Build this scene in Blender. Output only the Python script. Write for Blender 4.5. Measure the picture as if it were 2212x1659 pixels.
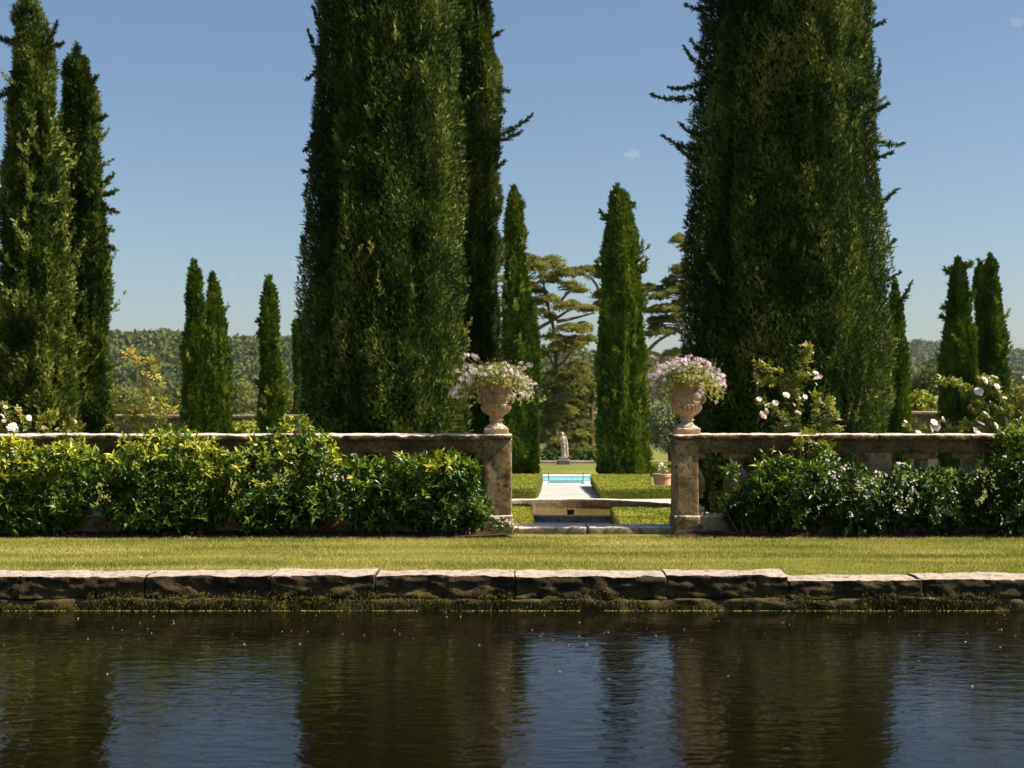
import bpy, bmesh, math, random
import numpy as np
from mathutils import Vector, Matrix

for _o in list(bpy.data.objects):
    bpy.data.objects.remove(_o)
C = bpy.context.scene.collection
SC = bpy.context.scene
rad = math.radians

# ------------------------------------------------------------------ camera, sky, sun, exposure
F, CX, CY, CAMZ = 3072.0, 1106.0, 870.0, 1.32        # photo measured at 2212 px wide; eye 1.32 m above the lawn
cd = bpy.data.cameras.new("camera")
cam = bpy.data.objects.new("camera", cd)
C.objects.link(cam)
cam.location = (0, 0, CAMZ)
cam.rotation_euler = (rad(90), 0, 0)
cd.lens = 50.0
cd.sensor_width = 36.0
cd.shift_y = 40.5 / 2212.0
cd.clip_end = 9000
cd.dof.use_dof = True
cd.dof.focus_distance = 14.6
cd.dof.aperture_fstop = 3.5
SC.camera = cam

SUN_EL, SUN_AZ = rad(47), rad(96)
wd = bpy.data.worlds.new("World")
SC.world = wd
wd.use_nodes = True
wn = wd.node_tree
bg = next(n for n in wn.nodes if n.type == 'BACKGROUND')
sky = wn.nodes.new("ShaderNodeTexSky")
sky.sky_type = 'NISHITA'
sky.sun_disc = False
sky.sun_elevation = SUN_EL
sky.sun_rotation = SUN_AZ
sky.air_density = 1.0
sky.dust_density = 1.0
sky.ozone_density = 3.4
wn.links.new(sky.outputs[0], bg.inputs[0])
bg.inputs[1].default_value = 0.055
sl = bpy.data.lights.new("sun", 'SUN')
sl.energy = 5.0
sl.angle = rad(0.53)
sl.color = (1.0, 0.90, 0.72)
so = bpy.data.objects.new("sun", sl)
C.objects.link(so)
sdir = Vector((math.cos(SUN_EL) * math.sin(SUN_AZ), math.cos(SUN_EL) * math.cos(SUN_AZ), math.sin(SUN_EL)))
so.rotation_euler = sdir.to_track_quat('Z', 'Y').to_euler()
so.location = (30, -10, 40)
SC.view_settings.view_transform = 'Standard'
SC.view_settings.look = 'None'
SC.view_settings.exposure = 1.08
SC.view_settings.gamma = 1.0
try:
    SC.cycles.max_bounces = 7
    SC.cycles.diffuse_bounces = 3
    SC.cycles.glossy_bounces = 3
    SC.cycles.transmission_bounces = 3
    SC.cycles.transparent_max_bounces = 6
    SC.cycles.use_denoising = True
    SC.cycles.sample_clamp_indirect = 6.0
except Exception:
    pass

rng = np.random.default_rng(11)
random.seed(5)


def X(px, D):
    return (px - CX) / F * D


def Z(py, D):
    return CAMZ - (py - CY) / F * D


# ------------------------------------------------------------------ numpy noise
def _hash(i, j, k, s):
    n = (i * 374761393 + j * 668265263 + k * 2147483647 + s * 1274126177) & 0xFFFFFFFF
    n = ((n ^ (n >> 13)) * 1274126177) & 0xFFFFFFFF
    n = n ^ (n >> 16)
    return (n & 0xFFFF) / 65535.0


def vnoise(p, s=0):
    p = np.asarray(p, float)
    f = np.floor(p)
    i = f.astype(np.int64)
    u = p - f
    u = u * u * (3 - 2 * u)
    r = 0
    for a in (0, 1):
        for b in (0, 1):
            for c in (0, 1):
                w = (u[:, 0] if a else 1 - u[:, 0]) * (u[:, 1] if b else 1 - u[:, 1]) * (u[:, 2] if c else 1 - u[:, 2])
                r = r + w * _hash(i[:, 0] + a, i[:, 1] + b, i[:, 2] + c, s)
    return r * 2 - 1


def fbm(p, o=3, s=0):
    p = np.asarray(p, float)
    a, t = 0.0, 1.0
    for k in range(o):
        a = a + t * vnoise(p * 2 ** k + 7.3 * k, s + k)
        t *= 0.5
    return a


def unit(v):
    return v / np.maximum(np.linalg.norm(v, axis=-1, keepdims=True), 1e-9)


def rnd_dirs(n):
    return unit(rng.normal(size=(n, 3)))


# ------------------------------------------------------------------ mesh accumulation
class MB:
    def __init__(self):
        self.V, self.T, self.Q, self.tt, self.tq, self.n = [], [], [], [], [], 0

    def add(self, V, Fc, tint=0.5):
        V = np.asarray(V, float).reshape(-1, 3)
        Fc = np.asarray(Fc, np.int64)
        t = np.broadcast_to(np.asarray(tint, float), (len(Fc),))
        if Fc.shape[1] == 3:
            self.T.append(Fc + self.n)
            self.tt.append(t)
        else:
            self.Q.append(Fc + self.n)
            self.tq.append(t)
        self.V.append(V)
        self.n += len(V)
        return self

    def build(self, name, mat, parent=None, origin=None, smooth=False):
        V = np.concatenate(self.V)
        if parent is not None:
            r = parent
            while r.parent:
                r = r.parent
            og = np.array(r.location)
        else:
            og = np.array(origin if origin is not None else (0, 0, 0), float)
        V = V - og
        T = np.concatenate(self.T) if self.T else np.zeros((0, 3), np.int64)
        Q = np.concatenate(self.Q) if self.Q else np.zeros((0, 4), np.int64)
        tint = np.concatenate(self.tt + self.tq) if (self.tt or self.tq) else np.zeros(0)
        me = bpy.data.meshes.new(name)
        me.vertices.add(len(V))
        me.vertices.foreach_set("co", V.astype(np.float32).ravel())
        me.loops.add(T.size + Q.size)
        me.loops.foreach_set("vertex_index", np.concatenate([T.ravel(), Q.ravel()]).astype(np.int32))
        me.polygons.add(len(T) + len(Q))
        me.polygons.foreach_set("loop_start", np.concatenate([np.arange(len(T)) * 3, T.size + np.arange(len(Q)) * 4]).astype(np.int32))
        me.polygons.foreach_set("use_smooth", np.full(len(T) + len(Q), smooth))
        me.update(calc_edges=True)
        a = me.attributes.new("tint", 'FLOAT', 'FACE')
        a.data.foreach_set("value", tint.astype(np.float32))
        me.materials.append(mat)
        o = bpy.data.objects.new(name, me)
        C.objects.link(o)
        if parent is not None:
            o.parent = parent
        else:
            o.location = og
        return o


def scatter(mb, tv, tf, pos, Xa, Ya, Za, s, tint=0.5):
    n, k = len(pos), len(tv)
    if n == 0:
        return
    s = np.broadcast_to(np.asarray(s, float), (n,))
    loc = tv[None] * s[:, None, None]
    V = pos[:, None, :] + loc[..., 0:1] * Xa[:, None] + loc[..., 1:2] * Ya[:, None] + loc[..., 2:3] * Za[:, None]
    Fc = tf[None] + (np.arange(n) * k)[:, None, None]
    t = np.repeat(np.broadcast_to(np.asarray(tint, float), (n,)), len(tf))
    mb.add(V.reshape(-1, 3), Fc.reshape(-1, tf.shape[1]), t)


def frame_y(d, ref):
    Y = unit(d)
    Xa = unit(np.cross(Y, ref))
    return Xa, Y, np.cross(Xa, Y)


def frame_z(d):
    Zc = unit(d)
    Xa = unit(np.cross(rnd_dirs(len(d)), Zc))
    return Xa, np.cross(Zc, Xa), Zc


def thing(name, label, cat, loc, group=None):
    o = bpy.data.objects.new(name, None)
    C.objects.link(o)
    o.empty_display_size = 0.2
    o.location = loc
    o['label'], o['category'] = label, cat
    if group:
        o['group'] = group
    bpy.context.view_layer.update()
    return o


def tag(o, label, cat, group=None):
    o['label'], o['category'] = label, cat
    if group:
        o['group'] = group
    return o


def struct(o, kind='structure'):
    o['kind'] = kind
    return o


# ------------------------------------------------------------------ primitive shapes
def grid(us, vs, fn):
    U, W = np.meshgrid(us, vs, indexing='ij')
    V = fn(U.ravel(), W.ravel())
    a, b = len(us), len(vs)
    i = np.arange(a - 1)[:, None] * b + np.arange(b - 1)[None]
    Q = np.stack([i, i + b, i + b + 1, i + 1], -1).reshape(-1, 4)
    return V, Q


def weld(V, Q):
    key = np.round(V / 1e-5).astype(np.int64)
    _, idx, inv = np.unique(key, axis=0, return_index=True, return_inverse=True)
    return V[idx], inv.reshape(-1)[Q]


def block(x0, x1, y0, y1, z0, z1, seg=0.06, r=0.012, amp=0.0, freq=6.0, s=0):
    """rounded, roughened box"""
    lo, hi = np.array([x0, y0, z0], float), np.array([x1, y1, z1], float)
    r = min(r, 0.45 * (hi - lo).min())
    ax = []
    for d in range(3):
        L = hi[d] - lo[d]
        n = max(1, int(round((L - 2 * r) / seg)))
        ax.append(np.concatenate([[lo[d], lo[d] + 0.35 * r], np.linspace(lo[d] + r, hi[d] - r, n + 1), [hi[d] - 0.35 * r, hi[d]]]))
    Vs, Qs, n = [], [], 0
    for d in range(3):
        u, v = [(1, 2), (2, 0), (0, 1)][d]
        for side in (0, 1):
            def fn(a, b):
                P = np.zeros((len(a), 3))
                P[:, d] = hi[d] if side else lo[d]
                P[:, u], P[:, v] = a, b
                return P
            V, Q = grid(ax[u], ax[v], fn)
            if not side:
                Q = Q[:, ::-1]
            Vs.append(V)
            Qs.append(Q + n)
            n += len(V)
    V, Q = weld(np.concatenate(Vs), np.concatenate(Qs))
    inner = np.clip(V, lo + r, hi - r)
    dd = V - inner
    N = unit(dd)
    V = inner + N * r
    if amp:
        h = fbm(V * freq, 3, s)
        V = V + N * (amp * h)[:, None]
    return V, Q


def tube(pts, rads, n=7, cap=True):
    pts = np.asarray(pts, float)
    rads = np.broadcast_to(np.asarray(rads, float), (len(pts),))
    T = unit(np.gradient(pts, axis=0))
    ref = np.array([0.31, 0.9, 0.27])
    A = unit(np.cross(T, ref))
    B = np.cross(T, A)
    th = np.linspace(0, 2 * math.pi, n, endpoint=False)
    V = pts[:, None] + rads[:, None, None] * (np.cos(th)[None, :, None] * A[:, None] + np.sin(th)[None, :, None] * B[:, None])
    m = len(pts)
    i = np.arange(m - 1)[:, None] * n
    j = np.arange(n)[None]
    jn = (j + 1) % n
    Q = np.stack([i + j, i + jn, i + n + jn, i + n + j], -1).reshape(-1, 4)
    return V.reshape(-1, 3), Q


def smooth_path(pts, k=5):
    pts = np.asarray(pts, float)
    t = np.arange(len(pts))
    tt = np.linspace(0, len(pts) - 1, (len(pts) - 1) * k + 1)
    out = np.zeros((len(tt), pts.shape[1]))
    P = np.vstack([2 * pts[0] - pts[1], pts, 2 * pts[-1] - pts[-2]])
    for q, x in enumerate(tt):
        i = min(int(x), len(pts) - 2)
        u = x - i
        p0, p1, p2, p3 = P[i], P[i + 1], P[i + 2], P[i + 3]
        out[q] = 0.5 * (2 * p1 + (p2 - p0) * u + (2 * p0 - 5 * p1 + 4 * p2 - p3) * u * u + (3 * p1 - p0 - 3 * p2 + p3) * u ** 3)
    return out


def lathe(prof, n=40, c=(0, 0, 0), mod=None):
    prof = np.asarray(prof, float)
    th = np.linspace(0, 2 * math.pi, n, endpoint=False)
    R, Zz = prof[:, 0], prof[:, 1]
    rr = np.repeat(R[:, None], n, 1)
    zz = np.repeat(Zz[:, None], n, 1)
    if mod is not None:
        rr = mod(rr, zz, th[None])
    V = np.stack([c[0] + rr * np.cos(th), c[1] + rr * np.sin(th), c[2] + zz], -1).reshape(-1, 3)
    m = len(prof)
    i = np.arange(m - 1)[:, None] * n
    j = np.arange(n)[None]
    jn = (j + 1) % n
    Q = np.stack([i + j, i + jn, i + n + jn, i + n + j], -1).reshape(-1, 4)
    return V, Q


def ellipsoid(c, r, nu=16, nv=10, amp=0.0, freq=2.0, s=0):
    th = np.linspace(0, math.pi, nv)
    V, Q = lathe(np.stack([np.sin(th) + 1e-4, -np.cos(th)], -1), nu)
    N = V.copy()
    if amp:
        V = V * (1 + amp * fbm(N * freq + s, 3, s))[:, None]
    return V * np.asarray(r, float) + np.asarray(c, float), Q


# ------------------------------------------------------------------ materials
def new_mat(name):
    m = bpy.data.materials.new(name)
    m.use_nodes = True
    nt = m.node_tree
    p = next(n for n in nt.nodes if n.type == 'BSDF_PRINCIPLED')
    out = next(n for n in nt.nodes if n.type == 'OUTPUT_MATERIAL')
    return m, nt, p, out


def ramp(nt, fac, stops):
    r = nt.nodes.new("ShaderNodeValToRGB")
    e = r.color_ramp.elements
    while len(e) < len(stops):
        e.new(0.5)
    for q, (x, c) in enumerate(stops):
        e[q].position = x
        e[q].color = (c[0], c[1], c[2], 1)
    nt.links.new(fac, r.inputs[0])
    return r.outputs[0]


def noise(nt, scale, detail=4, rough=0.55, vec=None, dist=0.0):
    n = nt.nodes.new("ShaderNodeTexNoise")
    n.inputs['Scale'].default_value = scale
    n.inputs['Detail'].default_value = detail
    n.inputs['Roughness'].default_value = rough
    n.inputs['Distortion'].default_value = dist
    if vec is None:
        g = nt.nodes.new("ShaderNodeNewGeometry")
        vec = g.outputs['Position']
    nt.links.new(vec, n.inputs['Vector'])
    return n.outputs[0]


def scaled_pos(nt, sc, rot=(0, 0, 0)):
    g = nt.nodes.new("ShaderNodeNewGeometry")
    mp = nt.nodes.new("ShaderNodeMapping")
    mp.inputs['Scale'].default_value = sc
    mp.inputs['Rotation'].default_value = rot
    nt.links.new(g.outputs['Position'], mp.inputs['Vector'])
    return mp.outputs[0]


def mixc(nt, fac, a, b, mode='MIX'):
    m = nt.nodes.new("ShaderNodeMix")
    m.data_type = 'RGBA'
    m.blend_type = mode
    for sock, v in ((m.inputs[0], fac), (m.inputs[6], a), (m.inputs[7], b)):
        if isinstance(v, (int, float)):
            sock.default_value = v
        elif isinstance(v, tuple):
            sock.default_value = (*v[:3], 1)
        else:
            nt.links.new(v, sock)
    return m.outputs[2]


def math_n(nt, op, a, b=0.0, clamp=False):
    m = nt.nodes.new("ShaderNodeMath")
    m.operation = op
    m.use_clamp = clamp
    for sock, v in ((m.inputs[0], a), (m.inputs[1], b)):
        if isinstance(v, (int, float)):
            sock.default_value = v
        else:
            nt.links.new(v, sock)
    return m.outputs[0]


def bump(nt, p, h, strength=0.4, dist=0.02):
    b = nt.nodes.new("ShaderNodeBump")
    b.inputs['Strength'].default_value = strength
    b.inputs['Distance'].default_value = dist
    nt.links.new(h, b.inputs['Height'])
    nt.links.new(b.outputs[0], p.inputs['Normal'])


def leaf_mat(name, c0, c1, c2, rough=0.5, transl=0.25, spec=0.4, tcol=(1.15, 1.25, 0.5)):
    m, nt, p, out = new_mat(name)
    at = nt.nodes.new("ShaderNodeAttribute")
    at.attribute_name = "tint"
    col = ramp(nt, at.outputs['Fac'], [(0, c0), (0.5, c1), (1, c2)])
    nt.links.new(col, p.inputs['Base Color'])
    p.inputs['Roughness'].default_value = rough
    p.inputs['Specular IOR Level'].default_value = spec
    if transl > 0:
        tr = nt.nodes.new("ShaderNodeBsdfTranslucent")
        nt.links.new(mixc(nt, 1.0, col, tcol, 'MULTIPLY'), tr.inputs['Color'])
        mx = nt.nodes.new("ShaderNodeMixShader")
        mx.inputs[0].default_value = transl
        nt.links.new(p.outputs[0], mx.inputs[1])
        nt.links.new(tr.outputs[0], mx.inputs[2])
        nt.links.new(mx.outputs[0], out.inputs['Surface'])
    return m


def simple_mat(name, c, rough=0.7, var=0.25, sc=8.0, spec=0.4, bs=0.0):
    m, nt, p, out = new_mat(name)
    n = noise(nt, sc, 5)
    nt.links.new(ramp(nt, n, [(0.3, tuple(x * (1 - var) for x in c)), (0.7, tuple(x * (1 + var) for x in c))]), p.inputs['Base Color'])
    p.inputs['Roughness'].default_value = rough
    p.inputs['Specular IOR Level'].default_value = spec
    if bs:
        bump(nt, p, noise(nt, sc * 5, 6), bs, 0.01)
    return m


def stone_mat(name, pale, mid, dark, top=None, sc=1.0, bs=0.5, moss=None, grain=90, dark_at=0.5, mossz=None, topr=(0.38, 0.62), sp=0.35):
    """weathered limestone: warm body, lichen blotches, paler upward faces"""
    m, nt, p, out = new_mat(name)
    n1 = noise(nt, 5 * sc, 6, 0.62)
    n2 = noise(nt, 26 * sc, 5, 0.7)
    n3 = noise(nt, grain, 3, 0.6)
    body = ramp(nt, n1, [(0.30, dark), (dark_at, mid), (0.72, pale)])
    spots = ramp(nt, n2, [(0.36, tuple((x / max(dark)) * sp * (0.3 if sp < 0.4 else 1.0) for x in dark)), (0.50, (0.8, 0.8, 0.8)), (0.75, (1.25, 1.2, 1.1))])
    col = mixc(nt, 0.75, body, spots, 'MULTIPLY')
    if moss:
        mo = noise(nt, 9 * sc, 5, 0.7)
        f = ramp(nt, mo, [(0.44, (0, 0, 0)), (0.58, (1, 1, 1))])
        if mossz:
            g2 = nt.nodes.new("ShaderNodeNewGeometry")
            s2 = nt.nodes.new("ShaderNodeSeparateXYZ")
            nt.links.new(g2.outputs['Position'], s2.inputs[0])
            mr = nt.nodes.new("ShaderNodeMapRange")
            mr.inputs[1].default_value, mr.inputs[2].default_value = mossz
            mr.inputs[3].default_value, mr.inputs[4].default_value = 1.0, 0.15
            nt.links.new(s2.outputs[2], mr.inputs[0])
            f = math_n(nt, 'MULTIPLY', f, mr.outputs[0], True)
        col = mixc(nt, f, col, moss)
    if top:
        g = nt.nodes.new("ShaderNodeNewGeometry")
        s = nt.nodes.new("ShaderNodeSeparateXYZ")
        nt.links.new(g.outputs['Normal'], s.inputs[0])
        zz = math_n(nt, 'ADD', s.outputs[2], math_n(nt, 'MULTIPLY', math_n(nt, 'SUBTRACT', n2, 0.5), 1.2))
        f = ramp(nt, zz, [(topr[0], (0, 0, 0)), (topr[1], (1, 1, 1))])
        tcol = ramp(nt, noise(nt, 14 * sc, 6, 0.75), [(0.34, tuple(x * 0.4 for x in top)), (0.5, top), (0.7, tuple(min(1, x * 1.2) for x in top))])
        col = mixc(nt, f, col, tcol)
    nt.links.new(col, p.inputs['Base Color'])
    p.inputs['Roughness'].default_value = 0.9
    p.inputs['Specular IOR Level'].default_value = 0.2
    h = math_n(nt, 'ADD', math_n(nt, 'MULTIPLY', n2, 0.7), math_n(nt, 'MULTIPLY', n3, 0.5))
    bump(nt, p, h, bs, 0.02)
    return m


M = {}
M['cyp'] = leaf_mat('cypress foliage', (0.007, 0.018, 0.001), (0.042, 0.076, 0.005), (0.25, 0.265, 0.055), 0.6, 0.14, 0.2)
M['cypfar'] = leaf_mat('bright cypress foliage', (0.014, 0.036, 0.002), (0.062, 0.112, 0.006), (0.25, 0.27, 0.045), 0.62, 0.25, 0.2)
M['bark'] = simple_mat('bark', (0.10, 0.066, 0.042), 0.9, 0.4, 14, 0.2, 0.6)
M['limb'] = simple_mat('pale cedar bark', (0.22, 0.15, 0.10), 0.9, 0.4, 6, 0.2, 0.4)
M['cedar'] = leaf_mat('cedar needles', (0.06, 0.08, 0.02), (0.17, 0.175, 0.045), (0.36, 0.33, 0.10), 0.6, 0.36, 0.3)
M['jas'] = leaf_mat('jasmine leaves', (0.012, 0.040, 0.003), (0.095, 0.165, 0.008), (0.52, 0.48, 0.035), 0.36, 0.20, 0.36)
M['dry'] = leaf_mat('dry leaves', (0.12, 0.05, 0.02), (0.22, 0.11, 0.04), (0.3, 0.2, 0.08), 0.7, 0.1, 0.2)
M['rose_leaf'] = leaf_mat('rose leaves', (0.05, 0.09, 0.008), (0.18, 0.20, 0.02), (0.48, 0.36, 0.07), 0.42, 0.32, 0.4)
M['stem'] = simple_mat('green stem', (0.13, 0.14, 0.045), 0.6, 0.3, 20)
M['twig'] = simple_mat('brown twig', (0.17, 0.10, 0.06), 0.8, 0.3, 20)
M['petal'] = leaf_mat('white petals', (0.52, 0.34, 0.2), (0.78, 0.72, 0.62), (0.85, 0.82, 0.78), 0.6, 0.25, 0.2, (1, 0.97, 0.9))
M['pink'] = leaf_mat('pale pink petals', (0.55, 0.30, 0.32), (0.86, 0.71, 0.73), (0.90, 0.84, 0.85), 0.6, 0.25, 0.2, (1, 0.95, 0.97))
M['ger_leaf'] = leaf_mat('geranium leaves', (0.08, 0.12, 0.016), (0.20, 0.23, 0.03), (0.42, 0.30, 0.10), 0.5, 0.3, 0.3)
M['grass'] = leaf_mat('grass blades', (0.12, 0.14, 0.020), (0.29, 0.275, 0.06), (0.56, 0.46, 0.18), 0.6, 0.3, 0.25)
M['box'] = leaf_mat('box leaves', (0.09, 0.12, 0.010), (0.20, 0.215, 0.018), (0.34, 0.30, 0.035), 0.55, 0.12, 0.25)
M['oak'] = leaf_mat('oak leaves', (0.055, 0.075, 0.012), (0.12, 0.14, 0.022), (0.23, 0.21, 0.045), 0.6, 0.2, 0.3)
M['wood'] = leaf_mat('hill pine foliage', (0.022, 0.036, 0.005), (0.075, 0.094, 0.012), (0.17, 0.16, 0.028), 0.7, 0.12, 0.2)
M['olive'] = leaf_mat('olive leaves', (0.08, 0.10, 0.05), (0.16, 0.18, 0.085), (0.27, 0.28, 0.16), 0.5, 0.2, 0.4)
M['vine'] = leaf_mat('vine leaves', (0.13, 0.18, 0.018), (0.26, 0.29, 0.03), (0.45, 0.42, 0.06), 0.5, 0.35, 0.3)
M['moss'] = leaf_mat('moss', (0.03, 0.026, 0.005), (0.062, 0.053, 0.009), (0.11, 0.095, 0.015), 0.9, 0.1, 0.1)
M['duck'] = leaf_mat('duckweed', (0.2, 0.26, 0.04), (0.35, 0.4, 0.08), (0.5, 0.5, 0.2), 0.7, 0.1, 0.2)
M['speck'] = leaf_mat('floating petals', (0.35, 0.19, 0.11), (0.6, 0.42, 0.3), (0.75, 0.62, 0.5), 0.7, 0.1, 0.2)
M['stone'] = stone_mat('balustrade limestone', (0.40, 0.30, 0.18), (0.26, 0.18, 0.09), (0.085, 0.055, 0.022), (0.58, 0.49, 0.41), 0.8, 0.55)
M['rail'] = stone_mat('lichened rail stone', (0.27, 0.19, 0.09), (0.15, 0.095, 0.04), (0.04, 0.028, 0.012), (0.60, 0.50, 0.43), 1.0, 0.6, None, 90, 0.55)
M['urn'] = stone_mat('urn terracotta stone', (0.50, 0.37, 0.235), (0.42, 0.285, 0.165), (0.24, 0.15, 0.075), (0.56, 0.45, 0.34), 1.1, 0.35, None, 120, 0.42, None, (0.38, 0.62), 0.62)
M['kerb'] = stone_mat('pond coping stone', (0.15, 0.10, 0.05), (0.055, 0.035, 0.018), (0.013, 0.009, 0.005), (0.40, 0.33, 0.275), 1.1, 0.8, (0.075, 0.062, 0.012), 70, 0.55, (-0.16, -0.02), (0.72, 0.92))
M['course'] = stone_mat('mossy lower course', (0.17, 0.12, 0.08), (0.07, 0.05, 0.03), (0.02, 0.015, 0.01), None, 1.2, 0.8, (0.085, 0.07, 0.013), 70, 0.5)
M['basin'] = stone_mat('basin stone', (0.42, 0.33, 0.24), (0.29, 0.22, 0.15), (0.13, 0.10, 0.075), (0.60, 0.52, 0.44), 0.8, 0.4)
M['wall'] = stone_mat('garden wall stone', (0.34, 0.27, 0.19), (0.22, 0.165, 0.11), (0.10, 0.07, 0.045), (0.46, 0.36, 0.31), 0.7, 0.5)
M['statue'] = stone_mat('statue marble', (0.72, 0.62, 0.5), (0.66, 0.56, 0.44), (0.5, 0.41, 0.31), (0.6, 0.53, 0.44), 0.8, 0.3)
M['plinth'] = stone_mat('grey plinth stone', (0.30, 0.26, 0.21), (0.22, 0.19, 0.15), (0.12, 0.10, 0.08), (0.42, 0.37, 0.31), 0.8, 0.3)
M['terra'] = simple_mat('terracotta', (0.50, 0.28, 0.19), 0.8, 0.2, 12, 0.3, 0.2)
M['white'] = simple_mat('white stone', (0.75, 0.71, 0.65), 0.7, 0.08, 10)
M['metal'] = simple_mat('dark metal', (0.03, 0.03, 0.03), 0.4, 0.1, 10)
M['rust'] = simple_mat('rusty block', (0.12, 0.055, 0.03), 0.8, 0.4, 20)
M['soil'] = simple_mat('bare soil', (0.055, 0.036, 0.022), 0.95, 0.5, 18, 0.1, 0.8)

# lawn soil-level turf
m, nt, p, out = new_mat('mown turf')
n1 = noise(nt, 1.0, 6, 0.65, scaled_pos(nt, (1.0, 5.0, 1.0)))
n2 = noise(nt, 110, 3, 0.7)
col = ramp(nt, n1, [(0.3, (0.11, 0.125, 0.02)), (0.5, (0.20, 0.195, 0.038)), (0.72, (0.30, 0.25, 0.075))])
nt.links.new(mixc(nt, 0.6, col, ramp(nt, n2, [(0.3, (0.55, 0.55, 0.5)), (0.7, (1.3, 1.3, 1.2))]), 'MULTIPLY'), p.inputs['Base Color'])
p.inputs['Roughness'].default_value = 0.95
p.inputs['Specular IOR Level'].default_value = 0.1
bump(nt, p, n2, 0.8, 0.02)
M['turf'] = m

m, nt, p, out = new_mat('garden ground')
n1 = noise(nt, 0.6, 6, 0.6)
n2 = noise(nt, 40, 3, 0.7)
col = ramp(nt, n1, [(0.3, (0.10, 0.125, 0.025)), (0.55, (0.17, 0.185, 0.04)), (0.75, (0.24, 0.22, 0.07))])
nt.links.new(mixc(nt, 0.5, col, ramp(nt, n2, [(0.3, (0.6, 0.6, 0.6)), (0.7, (1.2, 1.2, 1.2))]), 'MULTIPLY'), p.inputs['Base Color'])
p.inputs['Roughness'].default_value = 0.95
p.inputs['Specular IOR Level'].default_value = 0.1
bump(nt, p, n2, 0.6, 0.03)
M['ground'] = m

m, nt, p, out = new_mat('pale gravel')
n1 = noise(nt, 1.2, 5, 0.6)
v = nt.nodes.new("ShaderNodeTexVoronoi")
v.inputs['Scale'].default_value = 70
g = nt.nodes.new("ShaderNodeNewGeometry")
nt.links.new(g.outputs['Position'], v.inputs['Vector'])
col = mixc(nt, 0.45, ramp(nt, n1, [(0.3, (0.34, 0.285, 0.23)), (0.7, (0.45, 0.385, 0.32))]), v.outputs['Color'], 'OVERLAY')
hs = nt.nodes.new("ShaderNodeHueSaturation")
hs.inputs['Saturation'].default_value = 0.45
nt.links.new(col, hs.inputs['Color'])
nt.links.new(hs.outputs[0], p.inputs['Base Color'])
p.inputs['Roughness'].default_value = 0.9
bump(nt, p, v.outputs['Distance'], 0.6, 0.01)
M['gravel'] = m


def water_mat(name, base, sc, strength, rough=0.02, dist=0.02):
    m, nt, p, out = new_mat(name)
    p.inputs['Base Color'].default_value = (*base, 1)
    p.inputs['Roughness'].default_value = rough
    p.inputs['IOR'].default_value = 1.23
    a = noise(nt, 1.0, 3, 0.5, scaled_pos(nt, (sc * 0.55, sc, 1), (0, 0, rad(7))), 0.4)
    b = noise(nt, 1.0, 2, 0.5, scaled_pos(nt, (sc * 0.9, sc * 2.6, 1), (0, 0, rad(-9))), 0.3)
    c = noise(nt, 0.35, 2, 0.5)
    amp = ramp(nt, c, [(0.35, (0.45, 0.45, 0.45)), (0.65, (1, 1, 1))])
    h = math_n(nt, 'MULTIPLY', math_n(nt, 'ADD', a, math_n(nt, 'MULTIPLY', b, 0.35)), amp)
    bump(nt, p, h, strength, dist)
    return m


M['pond'] = water_mat('dark pond water', (0.005, 0.0038, 0.0016), 9.0, 0.36, 0.02, 0.02)
M['basinw'] = water_mat('basin water', (0.16, 0.115, 0.03), 9.0, 0.15, 0.04, 0.02)
M['poolw'] = water_mat('pool water', (0.26, 0.58, 0.66), 5.0, 0.12, 0.03, 0.02)

# ------------------------------------------------------------------ ground, lawn, pond (setting)
DK0, DK1 = 10.76, 11.17            # pond coping front and back
WZ = -0.249                        # pond water level
DB = 14.48                         # front plane of the balustrade


def gz(D):
    return np.interp(D, [11, 14.2, 14.86, 15.0, 23, 34, 39, 45, 60, 75, 110, 160, 260, 420],
                     [0, 0, 0.0, -0.25, -0.26, -0.63, -0.74, -0.9, -1.28, -1.7, -2.6, -4.0, -6, -7])


BASIN = (0.845, 20.5)
POOL = (0.1, 2.3, 34.3, 38.7)


def ground_fn(off=0.0):
    def fn(x, y):
        z = gz(y) + 0.012 * vnoise(np.stack([x * 0.7, y * 0.7, 0 * x], -1), 3) * (y > 15) + off
        z = np.where((x - BASIN[0]) ** 2 + (y - BASIN[1]) ** 2 < 1.55 ** 2, -0.9, z)
        z = np.where((x > POOL[0]) & (x < POOL[1]) & (y > POOL[2]) & (y < POOL[3]), -2.4, z)
        return np.stack([x, y, z], -1)
    return fn


def hill_z(x, y):
    az = x / np.maximum(y, 1)
    px = CX + az * F
    ridge = np.interp(px, [-900, 0, 240, 430, 650, 900, 1280, 1500, 1900, 2212, 2900], [62, 58, 55, 51, 47, 44, 36, 36, 30, 26, 26])
    ridge = ridge * (1 + 0.05 * vnoise(np.stack([px / 90, 0 * px, 0 * px], -1), 4))
    t = np.clip((y - 330) / 820, 0, 1)
    z1 = -7 + (ridge + 1) * (t * t * (3 - 2 * t)) * (1 - 0.5 * np.clip((y - 1180) / 500, 0, 1))
    z1 = z1 + 3.5 * fbm(np.stack([x / 120, y / 120, 0 * x], -1), 3, 5) * t
    far = np.interp(px, [-900, 1250, 1900, 1990, 2070, 2150, 2212, 2900], [20, 45, 66, 78, 70, 62, 66, 70])
    t2 = np.clip((y - 1500) / 560, 0, 1)
    z2 = (far + 10) * (t2 * t2 * (3 - 2 * t2)) - 10 + 4 * vnoise(np.stack([x / 130, y / 200, 0 * x], -1), 8) * t2
    base = np.interp(y, [150, 260, 420], [-3.8, -6, -7])
    z = np.maximum(z1, z2)
    return np.where(y < 330, base, np.maximum(z, -7.5))


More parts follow.
